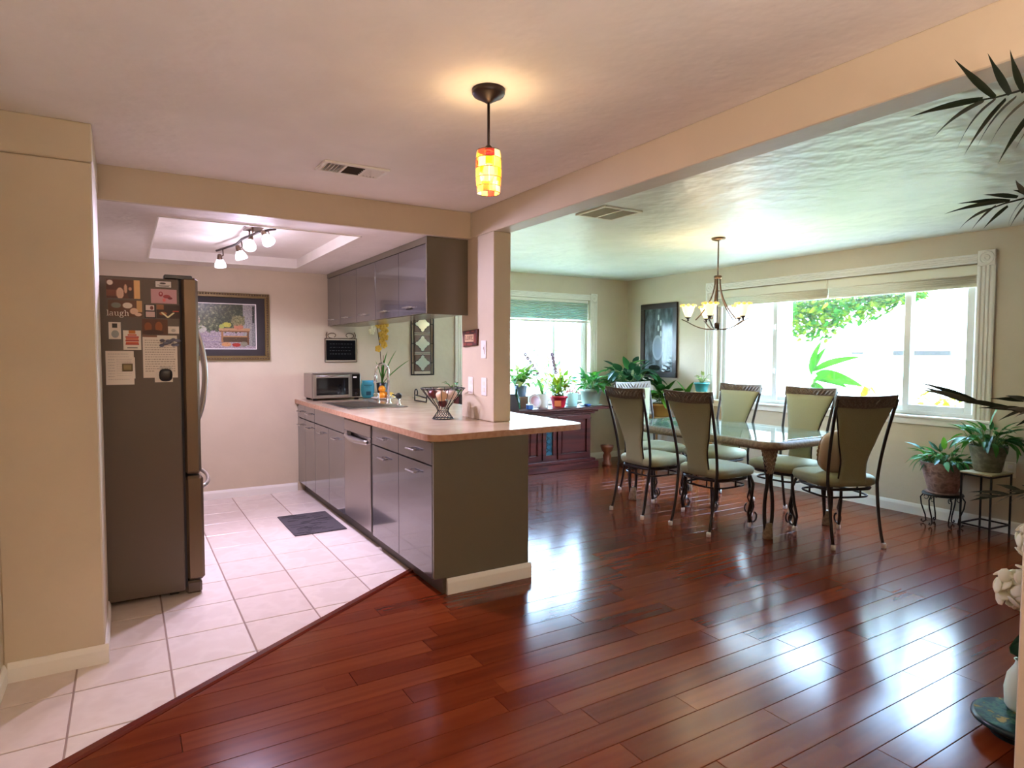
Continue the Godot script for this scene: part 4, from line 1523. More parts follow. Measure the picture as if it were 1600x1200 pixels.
		for e in [[V(0, -0.006, h / 2 - 0.012), V(w, 0.012, 0.024)], [V(0, -0.006, -h / 2 + 0.012), V(w, 0.012, 0.024)], [V(w / 2 - 0.012, -0.006, 0), V(0.024, 0.012, h - 0.048)], [V(-w / 2 + 0.012, -0.006, 0), V(0.024, 0.012, h - 0.048)]]:
			bx(s, e[0], e[1], 0.003)
		if q[3] == 0:
			for x in [-0.055, 0.055]:
				bx(s, V(x, -0.006, 0), V(0.012, 0.012, h - 0.048))
		else:
			bx(s, V(0, -0.006, 0), V(0.012, 0.012, h - 0.048))
		obj("frame", s, M.trim_white if q[3] == 0 else M.valance_cloth, v)
		if q[3] == 0:
			for i in 5:
				for x0 in [-0.15, 0.07]:
					s = S()
					bx(s, V(x0 + i * 0.02, -0.007, 0), V(0.013, 0.0015, h - 0.05), 0.0, Basis(V(0, 0, 1), 0.7 if x0 < 0 else -0.7))
					obj("louvre", s, M.trim_white, v)
			for i in 5:
				s = S()
				bx(s, V(0, -0.007, -0.06 + i * 0.03), V(0.098, 0.0015, 0.012), 0.0, Basis(V(1, 0, 0), 1.15))
				obj("louvre", s, M.toe_kick, v)
		else:
			for i in 17:
				s = S()
				bx(s, V(0, -0.007, -0.14 + i * 0.0175), V(w - 0.05, 0.0015, 0.014), 0.0, Basis(V(1, 0, 0), 0.7))
				obj("louvre", s, M.valance_cloth, v)

# ---------------------------------------------------------------- things on the worktop
func build_counter_things() -> void:
	var s: SurfaceTool
	var g := RandomNumberGenerator.new()
	g.seed = 23
	var Y := 0.951
	# toaster oven
	var o := thing("toaster_oven", "steel toaster oven with glass door against the back wall", "oven", V(1.81, Y, -6.50))
	s = S()
	bc(s, V(-0.245, 0.022, -0.17), V(0.245, 0.272, 0.16), 0.008)
	obj("body", s, M.brushed_steel, o)
	s = S()
	bc(s, V(-0.235, 0.03, 0.16), V(0.135, 0.262, 0.174), 0.004)
	var od := obj("door", s, M.steel, o)
	s = S()
	bc(s, V(-0.205, 0.055, 0.1745), V(0.115, 0.225, 0.177), 0.001)
	obj("glass", s, M.black_glass, od)
	s = S(true)
	tube(s, [V(-0.2, 0.246, 0.172), V(-0.2, 0.246, 0.198), V(0.11, 0.246, 0.198), V(0.11, 0.246, 0.172)], 0.007, 8)
	obj("handle", s, M.steel, od)
	s = S()
	bc(s, V(0.155, 0.034, 0.16), V(0.235, 0.258, 0.172), 0.002)
	var cp := obj("control_panel", s, M.black_glass, o)
	s = S()
	bc(s, V(0.165, 0.222, 0.172), V(0.2, 0.236, 0.1728))
	obj("logo", s, M.white_plastic, cp)
	s = S(true)
	lathe(s, [Vector2(0.016, 0), Vector2(0.014, 0.012), Vector2(0, 0.012)], V(0.195, 0.06, 0.172), 14, Basis(V(1, 0, 0), V(0, 0, 1), V(0, -1, 0)))
	obj("knob", s, M.black_plastic, cp)
	s = S()
	for x in [-0.21, 0.21]:
		for z in [-0.13, 0.12]:
			bx(s, V(x, 0.011, z), V(0.04, 0.022, 0.04), 0.003)
	obj("feet", s, M.black_plastic, o)
	# sink: rim over the worktop and basin below
	var k := thing("kitchen_sink", "stainless sink set into the beige worktop", "sink", V(1.83, Y, -5.63))
	s = S()
	for e in [[V(-0.25, 0, -0.40), V(-0.185, 0.006, 0.40)], [V(0.185, 0, -0.40), V(0.29, 0.006, 0.40)], [V(-0.185, 0, -0.40), V(0.185, 0.006, -0.345)], [V(-0.185, 0, 0.345), V(0.185, 0.006, 0.40)]]:
		bc(s, e[0], e[1], 0.002)
	obj("rim", s, M.steel, k)
	s = S()
	for e in [[V(-0.186, -0.17, -0.346), V(-0.183, 0.004, 0.346)], [V(0.183, -0.17, -0.346), V(0.186, 0.004, 0.346)], [V(-0.183, -0.17, -0.346), V(0.183, 0.004, -0.343)], [V(-0.183, -0.17, 0.343), V(0.183, 0.004, 0.346)], [V(-0.183, -0.175, -0.343), V(0.183, -0.17, 0.343)], [V(-0.183, -0.16, -0.01), V(0.183, -0.012, 0.01)]]:
		bc(s, e[0], e[1])
	obj("basin", s, M.steel, k)
	s = S(true)
	for z in [-0.17, 0.17]:
		lathe(s, [Vector2(0.045, 0), Vector2(0.045, 0.004), Vector2(0.03, 0.002), Vector2(0, 0.002)], V(0, -0.17, z), 16)
	obj("drain", s, M.chrome, k)
	# faucet with its spray, handle and soap pump
	var f := thing("faucet", "tall arched chrome faucet behind the kitchen sink", "faucet", V(2.085, Y + 0.006, -5.62))
	s = S(true)
	lathe(s, [Vector2(0.03, 0), Vector2(0.03, 0.006), Vector2(0.02, 0.012), Vector2(0.018, 0.07), Vector2(0.014, 0.08), Vector2(0, 0.08)], Vector3.ZERO, 16)
	obj("base", s, M.chrome, f)
	s = S(true)
	var pts: Array = [V(0, 0.07, 0), V(0, 0.30, 0)]
	for i in range(1, 11):
		var a := PI * i / 10.0
		pts.append(V(-0.06 + 0.06 * cos(a), 0.30 + 0.07 * sin(a), 0.0))
	pts.append(V(-0.122, 0.26, 0))
	tube(s, pts, 0.011, 10)
	obj("neck", s, M.chrome, f)
	s = S(true)
	tube(s, [V(-0.122, 0.265, 0), V(-0.124, 0.20, 0)], [0.013, 0.016], 10)
	obj("spray_head", s, M.chrome, f)
	s = S(true)
	tube(s, [V(0.0, 0.05, 0.016), V(0.01, 0.06, 0.05), V(0.015, 0.085, 0.08)], 0.006, 8)
	obj("handle", s, M.chrome, f)
	var so := thing("soap_pump", "small chrome soap pump left of the faucet", "soap pump", V(2.03, Y + 0.006, -5.74))
	s = S(true)
	lathe(s, [Vector2(0.016, 0), Vector2(0.014, 0.02), Vector2(0.009, 0.03), Vector2(0.008, 0.09), Vector2(0, 0.092)], Vector3.ZERO, 12)
	obj("stem", s, M.chrome, so)
	s = S(true)
	tube(s, [V(0, 0.088, 0), V(-0.03, 0.092, 0), V(-0.05, 0.08, 0)], 0.006, 8)
	obj("spout", s, M.chrome, so)
	var br := thing("dish_brush", "black headed dish brush in a chrome stand by faucet", "brush", V(2.10, Y + 0.006, -5.40))
	s = S(true)
	lathe(s, [Vector2(0.02, 0), Vector2(0.018, 0.008), Vector2(0.010, 0.014), Vector2(0.010, 0.06), Vector2(0, 0.062)], Vector3.ZERO, 12)
	obj("stand", s, M.chrome, br)
	s = S(true)
	puff(s, V(0, 0.082, 0), V(0.028, 0.028, 0.028), 0.9, 1, 14, 8)
	obj("bristles", s, M.black_plastic, br)
	s = S(true)
	tube(s, [V(-0.02, 0.085, 0), V(-0.06, 0.098, 0.0)], 0.006, 6)
	obj("grip", s, M.black_plastic, br)
	# fruit on a plate
	var pl := thing("fruit_plate", "white plate of oranges beside the faucet", "plate", V(2.26, Y, -6.24))
	s = S(true)
	lathe(s, [Vector2(0, 0.0), Vector2(0.07, 0.0), Vector2(0.12, 0.018), Vector2(0.125, 0.022), Vector2(0.118, 0.022), Vector2(0.07, 0.007), Vector2(0, 0.006)], Vector3.ZERO, 24)
	obj("dish", s, M.white_plastic, pl)
	mat("peel_yellow", C8(236, 204, 92), 0.5)
	var oz := [[V(-0.035, 0.043, 0.04), "orange at the front left of the white plate", "orange_peel"], [V(0.025, 0.043, -0.03), "orange at the back of the white plate", "orange_peel"], [V(-0.015, 0.106, 0.005), "orange lying on top of the others", "orange_peel"], [V(0.06, 0.04, 0.05), "pale yellow fruit at the right of white plate", "peel_yellow"]]
	for q in oz:
		var og := thing("orange", q[1], "fruit", pl.position + (q[0] as Vector3), 0, "fruit on the white plate")
		s = S(true)
		puff(s, Vector3.ZERO, V(0.037, 0.035, 0.037), 1, 1, 16, 10)
		obj("skin", s, M[q[2]], og)
		s = S(true)
		lathe(s, [Vector2(0.005, 0.034), Vector2(0.004, 0.037), Vector2(0, 0.037)], Vector3.ZERO, 7)
		obj("stem_end", s, M.stem, og)
	# blue snack bag
	var bg := thing("snack_bag", "bright blue pouch standing beside the toaster oven", "bag", V(2.19, Y, -6.52), -0.2)
	mat("bag_blue", C8(72, 172, 206), 0.35)
	mat("bag_dark", C8(30, 96, 130), 0.4)
	s = S(true)
	puff(s, V(0, 0.09, 0), V(0.07, 0.092, 0.03), 0.55, 0.5, 20, 12)
	obj("pouch", s, M.bag_blue, bg)
	s = S()
	bx(s, V(0, 0.176, 0), V(0.12, 0.02, 0.006), 0.001)
	obj("seal", s, M.bag_blue, bg)
	s = S()
	bx(s, V(0, 0.135, 0.0285), V(0.08, 0.008, 0.004), 0.001)
	bx(s, V(-0.005, 0.118, 0.0295), V(0.05, 0.005, 0.004), 0.001)
	bx(s, V(0.005, 0.05, 0.029), V(0.05, 0.04, 0.004), 0.001)
	obj("print", s, M.bag_dark, bg)
	# orchid
	var oc := thing("potted_orchid", "yellow orchid spray in a dark pot behind the faucet", "plant", V(2.33, Y, -6.47))
	pot(oc, Vector3.ZERO, 0.045, 0.06, 0.16, M.black_plastic)
	s = S(true)
	var sp: Array = [V(0, 0.14, 0), V(-0.01, 0.35, 0.01), V(-0.035, 0.6, 0.02), V(-0.06, 0.74, 0.03), V(-0.03, 0.80, 0.03)]
	tube(s, sp, 0.004, 6)
	tube(s, [V(0.01, 0.14, 0), V(0.015, 0.45, 0.0)], 0.003, 5)
	obj("flower_stalk", s, M.brown_stem, oc)
	for q in [[V(0.03, 0.95, 0.05), 0.36, 0.028], [V(0.22, 0.95, 0.1), 0.40, 0.036], [V(0.75, 0.9, 0.15), 0.40, 0.016], [V(-0.12, 0.95, 0.0), 0.26, 0.026], [V(0.12, 0.9, -0.2), 0.28, 0.03]]:
		put_leaf(oc, "strap", M.leaf_mid, V(0, 0.14, 0), q[0], q[1], q[2], 0.15)
	for i in 11:
		var at: Vector3 = [V(-0.05, 0.52, 0.03), V(0.01, 0.56, 0.04), V(-0.01, 0.6, 0.04), V(0.02, 0.64, 0.05), V(-0.02, 0.67, 0.05), V(0.025, 0.71, 0.04), V(-0.005, 0.74, 0.05), V(-0.05, 0.77, 0.04), V(0.03, 0.78, 0.04), V(-0.12, 0.70, 0.03), V(-0.1, 0.75, 0.03)][i]
		var fl := S(true)
		for q in 5:
			var a := TAU * q / 5 + i
			puff(fl, at + V(cos(a) * 0.021, sin(a) * 0.021, 0.004), V(0.018, 0.018, 0.005), 1, 1, 8, 5)
		puff(fl, at + V(0, -0.004, 0.012), V(0.007, 0.009, 0.01), 1, 1, 6, 4)
		obj("flower", fl, M.petal_yellow if i < 9 else M.petal_white, oc)
	# wire basket with onions and bulbs
	var wb := thing("wire_basket", "black wire pedestal basket on the worktop", "basket", V(1.945, Y, -4.14))
	s = S(true)
	var ring := func(st: SurfaceTool, r: float, y: float, th: float) -> void:
		var rp: Array = []
		for i in 29:
			rp.append(V(cos(TAU * i / 28) * r, y, sin(TAU * i / 28) * r))
		tube(st, rp, th, 6)
	ring.call(s, 0.158, 0.222, 0.0035)
	ring.call(s, 0.15, 0.214, 0.002)
	obj("rim", s, M.black_iron, wb)
	s = S(true)
	ring.call(s, 0.075, 0.004, 0.004)
	ring.call(s, 0.06, 0.004, 0.002)
	obj("foot_ring", s, M.black_iron, wb)
	for i in 18:
		var a := TAU * i / 18
		var tw := 0.9
		s = S(true)
		var wp: Array = []
		for j in 9:
			var t := j / 8.0
			var y := 0.004 + t * 0.216
			var r := lerpf(0.075, 0.03, minf(1.0, t / 0.3)) if t < 0.3 else lerpf(0.03, 0.156, pow((t - 0.3) / 0.7, 0.9))
			var b := a + (tw * (0.3 - t) / 0.3 if t < 0.3 else 0.0)
			wp.append(V(cos(b) * r, y, sin(b) * r))
		tube(s, wp, 0.0024, 5)
		obj("wire", s, M.black_iron, wb)
	mat("onion_tan", C8(206, 170, 132), 0.5)
	mat("onion_red", C8(92, 26, 24), 0.35)
	mat("onion_white", C8(226, 208, 188), 0.5)
	var ons := [[V(-0.035, 0.17, 0.05), 0.042, "onion_tan", "tan onion at the front left of wire basket"], [V(0.045, 0.175, 0.045), 0.043, "onion_white", "white onion at the front right of wire basket"], [V(0.0, 0.115, 0.0), 0.034, "onion_red", "dark red onion low in the wire basket"], [V(-0.06, 0.18, -0.035), 0.038, "onion_red", "dark red onion at the left rim of wire basket"], [V(0.07, 0.185, -0.03), 0.036, "onion_red", "dark red onion at the right rim of wire basket"], [V(0.005, 0.18, -0.07), 0.04, "onion_tan", "tan onion at the back of wire basket"]]
	for q in ons:
		var on := thing("onion", q[3], "onion", wb.position + (q[0] as Vector3), 0, "onions in the wire basket")
		s = S(true)
		var r: float = q[1]
		lathe(s, [Vector2(0, -r * 0.85), Vector2(r * 0.5, -r * 0.78), Vector2(r * 0.92, -r * 0.35), Vector2(r, 0.05 * r), Vector2(r * 0.85, 0.5 * r), Vector2(r * 0.4, 0.82 * r), Vector2(r * 0.13, 1.0 * r), Vector2(r * 0.08, 1.25 * r), Vector2(0, 1.25 * r)], Vector3.ZERO, 16, Basis(V(1, 0, 0.3).normalized(), g.randf_range(-0.9, 0.9)))
		obj("bulb", s, M[q[2]], on)
	# iron scroll stand
	var hk := thing("iron_napkin_holder", "small black iron napkin holder with scroll on worktop", "napkin holder", V(2.46, Y, -5.75))
	s = S(true)
	tube(s, [V(0, 0.005, -0.14), V(0, 0.005, 0.14)], 0.006, 6)
	tube(s, [V(0, 0.06, -0.14), V(0, 0.045, 0.14)], 0.006, 6)
	obj("frame", s, M.black_iron, hk)
	s = S(true)
	tube(s, [V(0, 0.0, 0.14), V(0, 0.06, 0.15)], 0.006, 6)
	obj("post", s, M.black_iron, hk)
	s = S(true)
	var sc: Array = [V(0, 0.0, -0.14), V(0, 0.08, -0.14)]
	for i in 10:
		var a := PI - TAU * 0.68 * i / 9.0
		sc.append(V(0, 0.085 + 0.032 * sin(a), -0.105 + 0.034 * cos(a)))
	tube(s, sc, 0.006, 6)
	obj("scroll", s, M.black_iron, hk)

# ---------------------------------------------------------------- things on walls
func frame_bars(s: SurfaceTool, w: float, h: float, b: float, d: float, z := 0.0, bev := 0.003) -> void:
	bx(s, V(0, h - b / 2, z + d / 2), V(w, b, d), bev)
	bx(s, V(0, b / 2, z + d / 2), V(w, b, d), bev)
	bx(s, V(-w / 2 + b / 2, h / 2, z + d / 2), V(b, h - 2 * b, d), bev)
	bx(s, V(w / 2 - b / 2, h / 2, z + d / 2), V(b, h - 2 * b, d), bev)

func garden_image() -> Image:
	var im := Image.create(280, 208, false, Image.FORMAT_RGB8)
	var n := noise(0.05, 77, 4)
	var n2 := noise(0.12, 78, 3)
	for y in 208:
		for x in 280:
			var a := n.get_noise_2d(x, y)
			var b := n2.get_noise_2d(x, y)
			var c := C8(52, 66, 48).lerp(C8(150, 160, 120), clampf(a * 0.9 + b * 0.5 + 0.45 - x / 420.0, 0, 1))
			if y > 128 + 18 * a:
				c = C8(158, 142, 160).lerp(C8(204, 190, 200), clampf(0.5 + b * 1.2, 0, 1))
			if x > 222 and y < 196:
				c = C8(180, 178, 180).lerp(C8(130, 130, 136), clampf(b + 0.2 + (0.5 if (x > 262) else 0.0), 0, 1))
			im.set_pixel(x, y, c)
	im.fill_rect(Rect2i(266, 8, 8, 78), C8(50, 58, 56))
	im.fill_rect(Rect2i(0, 150, 120, 3), C8(160, 146, 176))
	im.fill_rect(Rect2i(0, 176, 120, 3), C8(150, 136, 166))
	im.fill_rect(Rect2i(116, 112, 138, 12), C8(206, 160, 120))
	im.fill_rect(Rect2i(118, 124, 134, 6), C8(150, 104, 74))
	im.fill_rect(Rect2i(126, 130, 9, 50), C8(176, 126, 86))
	im.fill_rect(Rect2i(240, 130, 9, 60), C8(120, 84, 58))
	im.fill_rect(Rect2i(135, 148, 106, 6), C8(196, 146, 100))
	im.fill_rect(Rect2i(135, 154, 106, 24), C8(92, 70, 54))
	blob(im, 200, 78, 30, 26, C8(128, 128, 92))
	blob(im, 150, 96, 20, 12, C8(206, 200, 84))
	blob(im, 128, 104, 12, 10, C8(176, 190, 96))
	blob(im, 202, 104, 22, 14, C8(206, 136, 108))
	blob(im, 30, 118, 34, 18, C8(206, 206, 196))
	blob(im, 22, 78, 14, 22, C8(206, 172, 150))
	blob(im, 148, 188, 22, 10, C8(224, 160, 110))
	blob(im, 192, 190, 20, 9, C8(186, 60, 56))
	blob(im, 226, 186, 16, 12, C8(150, 146, 130))
	var g := RandomNumberGenerator.new()
	g.seed = 8
	for i in 160:
		blob(im, g.randf_range(172, 230), g.randf_range(54, 98), 2.5, 2.0, C8(90, 92, 60).lerp(C8(178, 176, 130), g.randf()))
	for i in 120:
		blob(im, g.randf_range(0, 110), g.randf_range(10, 120), 3.5, 2.5, C8(74, 92, 64).lerp(C8(176, 182, 140), g.randf()))
	for i in 500:
		var x := g.randf_range(4, 276)
		var y := g.randf_range(4, 204)
		blob(im, x, y, g.randf_range(1.5, 4), g.randf_range(1.0, 2.5), im.get_pixel(int(x), int(y)).lerp(C8(230, 220, 190) if i % 2 else C8(50, 46, 40), g.randf() * 0.35))
	im.resize(150, 111, Image.INTERPOLATE_LANCZOS)
	im.resize(280, 208, Image.INTERPOLATE_CUBIC)
	return im

func on_post(called: String, label: String, cat: String, y: float, z: float, group := "") -> Node3D:
	return thing(called, label, cat, V(2.1475, y, z), -PI / 2, group)

func build_wall_things() -> void:
	var s: SurfaceTool
	var m: StandardMaterial3D
	# garden picture
	var p := thing("framed_picture", "garden patio picture with dark mat and beaded gold frame", "picture", V(0.83, 1.35, -6.718))
	mat("gold_frame", C8(112, 92, 52), 0.4, 0.4)
	mat("dark_mat", C8(36, 27, 24), 0.6)
	s = S()
	frame_bars(s, 0.83, 0.655, 0.045, 0.028)
	obj("frame", s, M.gold_frame, p)
	s = S(true)
	for i in 34:
		puff(s, V(-0.40 + i * 0.0243, 0.64, 0.029), V(0.009, 0.009, 0.008), 1, 1, 8, 5)
		puff(s, V(-0.40 + i * 0.0243, 0.018, 0.029), V(0.009, 0.007, 0.006), 1, 1, 8, 5)
	for i in 25:
		for x in [-0.395, 0.395]:
			puff(s, V(x, 0.04 + i * 0.024, 0.029), V(0.008, 0.009, 0.006), 1, 1, 8, 5)
	var bd := obj("beading", s, M.bronze, p)
	bd.set_meta("kind", "stuff")
	s = S()
	bx(s, V(0, 0.3275, 0.006), V(0.76, 0.58, 0.008))
	obj("mat_board", s, M.dark_mat, p)
	s = S()
	bx(s, V(0, 0.33, 0.011), V(0.585, 0.445, 0.003))
	obj("inner_border", s, M.white_plastic, p)
	s = S()
	quad(s, V(-0.285, 0.115, 0.0135), V(0.285, 0.115, 0.0135), V(0.285, 0.545, 0.0135), V(-0.285, 0.545, 0.0135))
	m = mat("garden_print", C8(206, 204, 192), 0.25)
	m.albedo_texture = img_tex(garden_image())
	obj("print", s, m, p)
	# small chalkboard
	var c := thing("chalkboard", "small chalkboard with iron scrollwork hanging above toaster oven", "chalkboard", V(1.965, 1.33, -6.718))
	mat("slate", C8(12, 13, 13), 0.85, 0.0, 0.2)
	s = S()
	bx(s, V(0, 0.125, 0.008), V(0.31, 0.21, 0.012), 0.002)
	obj("board", s, M.slate, c)
	s = S(true)
	for e in [[V(-0.17, 0.0, 0.01), V(0.17, 0.0, 0.01)], [V(-0.17, 0.248, 0.01), V(0.17, 0.248, 0.01)], [V(-0.17, 0, 0.01), V(-0.17, 0.248, 0.01)], [V(0.17, 0, 0.01), V(0.17, 0.248, 0.01)]]:
		tube(s, e, 0.0045, 6)
	obj("wire_frame", s, M.bronze, c)
	for sg: float in [-1.0, 1.0]:
		s = S(true)
		var q: Array = []
		for i in 18:
			var t := i / 17.0
			var a := -PI * 0.5 + TAU * 0.9 * t
			q.append(V(sg * (0.09 + cos(a) * 0.055 * (1.0 - 0.45 * t)), 0.28 + sin(a) * 0.03 * (1.0 - 0.3 * t), 0.01))
		tube(s, q, 0.004, 6)
		tube(s, [V(sg * 0.15, 0.25, 0.01), V(sg * 0.158, 0.285, 0.01), V(sg * 0.145, 0.315, 0.01)], 0.004, 6)
		obj("scroll", s, M.bronze, c)
	s = S()
	var g := RandomNumberGenerator.new()
	g.seed = 3
	mat("chalk", C8(78, 82, 80), 0.9)
	for i in 4:
		var x := -0.12
		while x < 0.11:
			var w := g.randf_range(0.008, 0.028)
			bx(s, V(x + w / 2, 0.19 - i * 0.035, 0.0145), V(w, 0.004, 0.0006))
			x += w + 0.012
	obj("chalk_writing", s, M.chalk, c)
	# three-tile mirror panel
	var a := thing("mirror_panel", "tall iron panel of three tiles with star shaped mirrors", "wall art", V(2.90, 1.175, -6.718))
	mat("brown_tile", C8(84, 58, 44), 0.35)
	s = S()
	frame_bars(s, 0.285, 0.72, 0.014, 0.014)
	frame_bars(s, 0.215, 0.665, 0.006, 0.012)
	for y in [0.25, 0.47]:
		bx(s, V(0, y, 0.007), V(0.21, 0.007, 0.012))
	for y in [0.14, 0.36, 0.58]:
		bx(s, V(-0.122, y, 0.007), V(0.03, 0.008, 0.01))
		bx(s, V(0.122, y, 0.007), V(0.03, 0.008, 0.01))
	obj("iron_frame", s, M.black_iron, a)
	for i in 3:
		var cy := 0.14 + i * 0.22
		s = S()
		bx(s, V(0, cy, 0.006), V(0.19, 0.19, 0.008), 0.001)
		var tl := obj("tile", s, M.brown_tile, a)
		for lay in 2:
			var poly := PackedVector2Array()
			var base: Array = [Vector2(0, 0.088), Vector2(0.018, 0.078), Vector2(0.022, 0.058), Vector2(0.038, 0.048), Vector2(0.048, 0.034), Vector2(0.060, 0.022), Vector2(0.078, 0.016)]
			var full: Array = []
			for q: Vector2 in base:
				full.append(q)
			for qd in 4:
				for q: Vector2 in base:
					poly.append((q * (1.0 if lay == 1 else 1.12)).rotated(-qd * PI / 2))
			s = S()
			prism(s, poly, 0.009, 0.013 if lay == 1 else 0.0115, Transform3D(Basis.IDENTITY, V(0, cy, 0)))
			obj("mirror" if lay == 1 else "lead_edge", s, M.painted_reflection if lay == 1 else M.black_iron, tl)
	# LOVE plaque, switches and outlets on the post
	var lv := on_post("love_plaque", "small red brown plaque reading LOVE on the post", "plaque", 1.47, -4.085)
	mat("plaque_red", C8(128, 58, 40), 0.5)
	mat("plaque_dark", C8(76, 30, 24), 0.5)
	lv.rotation.z = 0.0
	s = S()
	prism(s, PackedVector2Array([Vector2(-0.105, 0.0), Vector2(0.105, 0.012), Vector2(0.112, 0.125), Vector2(-0.115, 0.115)]), 0.0, 0.014, Transform3D.IDENTITY, 0.002)
	obj("board", s, M.plaque_dark, lv)
	s = S()
	for q in [[-0.075, 0.02, 0.04, 0.02], [0.0, 0.018, 0.08, 0.016], [0.08, 0.06, 0.03, 0.07], [-0.03, 0.105, 0.05, 0.012], [0.05, 0.11, 0.04, 0.012]]:
		bx(s, V(q[0], q[1], 0.0145), V(q[2], q[3], 0.002))
	obj("patches", s, M.plaque_red, lv)
	mat("plaque_cream", C8(206, 168, 128), 0.5)
	s = S()
	bx(s, V(-0.008, 0.063, 0.0148), V(0.135, 0.052, 0.002))
	obj("word_field", s, M.plaque_cream, lv)
	var tm := TextMesh.new()
	tm.text = "LOVE"
	tm.font = SystemFont.new()
	tm.font.font_names = PackedStringArray(["Droid Serif"])
	tm.font_size = 46
	tm.pixel_size = 0.001
	tm.depth = 0.002
	tm.material = M.plaque_dark
	var lt := inst("lettering", tm, lv)
	lt.position = V(-0.008, 0.063, 0.0165)
	for q in [["wall_switch", "white dimmer switch beside the LOVE plaque", "switch", 1.388, -3.895, 0], ["wall_outlet", "white outlet plate on the post nearer to the sink", "outlet", 1.128, -4.09, 1], ["wall_outlet", "white outlet plate on the post nearer to its corner", "outlet", 1.128, -3.89, 2]]:
		var w := on_post(q[0], q[1], q[2], q[3], q[4], "white plates on the post")
		s = S()
		bx(s, V(0, 0.062, 0.003), V(0.074, 0.124, 0.006), 0.002)
		obj("plate", s, M.white_plastic, w)
		s = S()
		if q[5] == 0:
			bx(s, V(0, 0.062, 0.007), V(0.034, 0.068, 0.004), 0.001)
			bx(s, V(0.006, 0.07, 0.0105), V(0.01, 0.02, 0.006), 0.001)
			obj("slider", s, M.white_plastic, w)
		else:
			for y in [0.04, 0.084]:
				bx(s, V(0, y, 0.0065), V(0.03, 0.028, 0.003), 0.001)
			obj("sockets", s, M.valance_cloth, w)
	# outlet under the window and the dark painting
	var ol := thing("wall_outlet", "cream outlet plate low on the wall behind plant stands", "outlet", V(5.979, 0.45, -2.205), -PI / 2)
	s = S()
	bx(s, V(0, 0.06, 0.003), V(0.078, 0.124, 0.006), 0.002)
	obj("plate", s, M.valance_cloth, ol)
	s = S()
	for y in [0.035, 0.085]:
		bx(s, V(0, y, 0.007), V(0.032, 0.03, 0.003), 0.001)
	obj("sockets", s, M.white_plastic, ol)
	var pt := thing("framed_painting", "tall dark framed glossy painting left of the wide window", "picture", V(5.979, 1.12, -6.10), -PI / 2)
	mat("espresso", C8(42, 30, 26), 0.35)
	s = S()
	frame_bars(s, 0.655, 0.96, 0.07, 0.03)
	obj("frame", s, M.espresso, pt)
	s = S()
	quad(s, V(-0.26, 0.068, 0.012), V(0.26, 0.068, 0.012), V(0.26, 0.892, 0.012), V(-0.26, 0.892, 0.012))
	m = mat("painting_print", Color.WHITE, 0.08)
	var im := Image.create(96, 150, false, Image.FORMAT_RGB8)
	var n := noise(0.04, 31, 4)
	for y in 150:
		for x in 96:
			var v := clampf(0.42 + n.get_noise_2d(x * 1.4, y * 0.6) * 0.7, 0, 1)
			im.set_pixel(x, y, C8(52, 58, 60).lerp(C8(118, 132, 138), v))
	for i in 5:
		blob(im, 46 + (i % 2) * 8, 20 + i * 13, 3, 7, C8(176, 188, 190))
	blob(im, 44, 92, 18, 30, C8(138, 150, 160))
	blob(im, 44, 92, 13, 24, C8(120, 132, 144))
	blob(im, 34, 140, 20, 7, C8(20, 26, 24))
	blob(im, 74, 144, 14, 9, C8(36, 26, 26))
	m.albedo_texture = img_tex(im)
	obj("canvas", s, m, pt)

# ---------------------------------------------------------------- dining set
func lean(y: float) -> float:
	# how far back the chair's back stands at height y
	if y < 0.47:
		return lerpf(0.31, 0.22, pow(y / 0.47, 0.7))
	return 0.22 + 0.15 * pow((y - 0.47) / 0.66, 1.5)

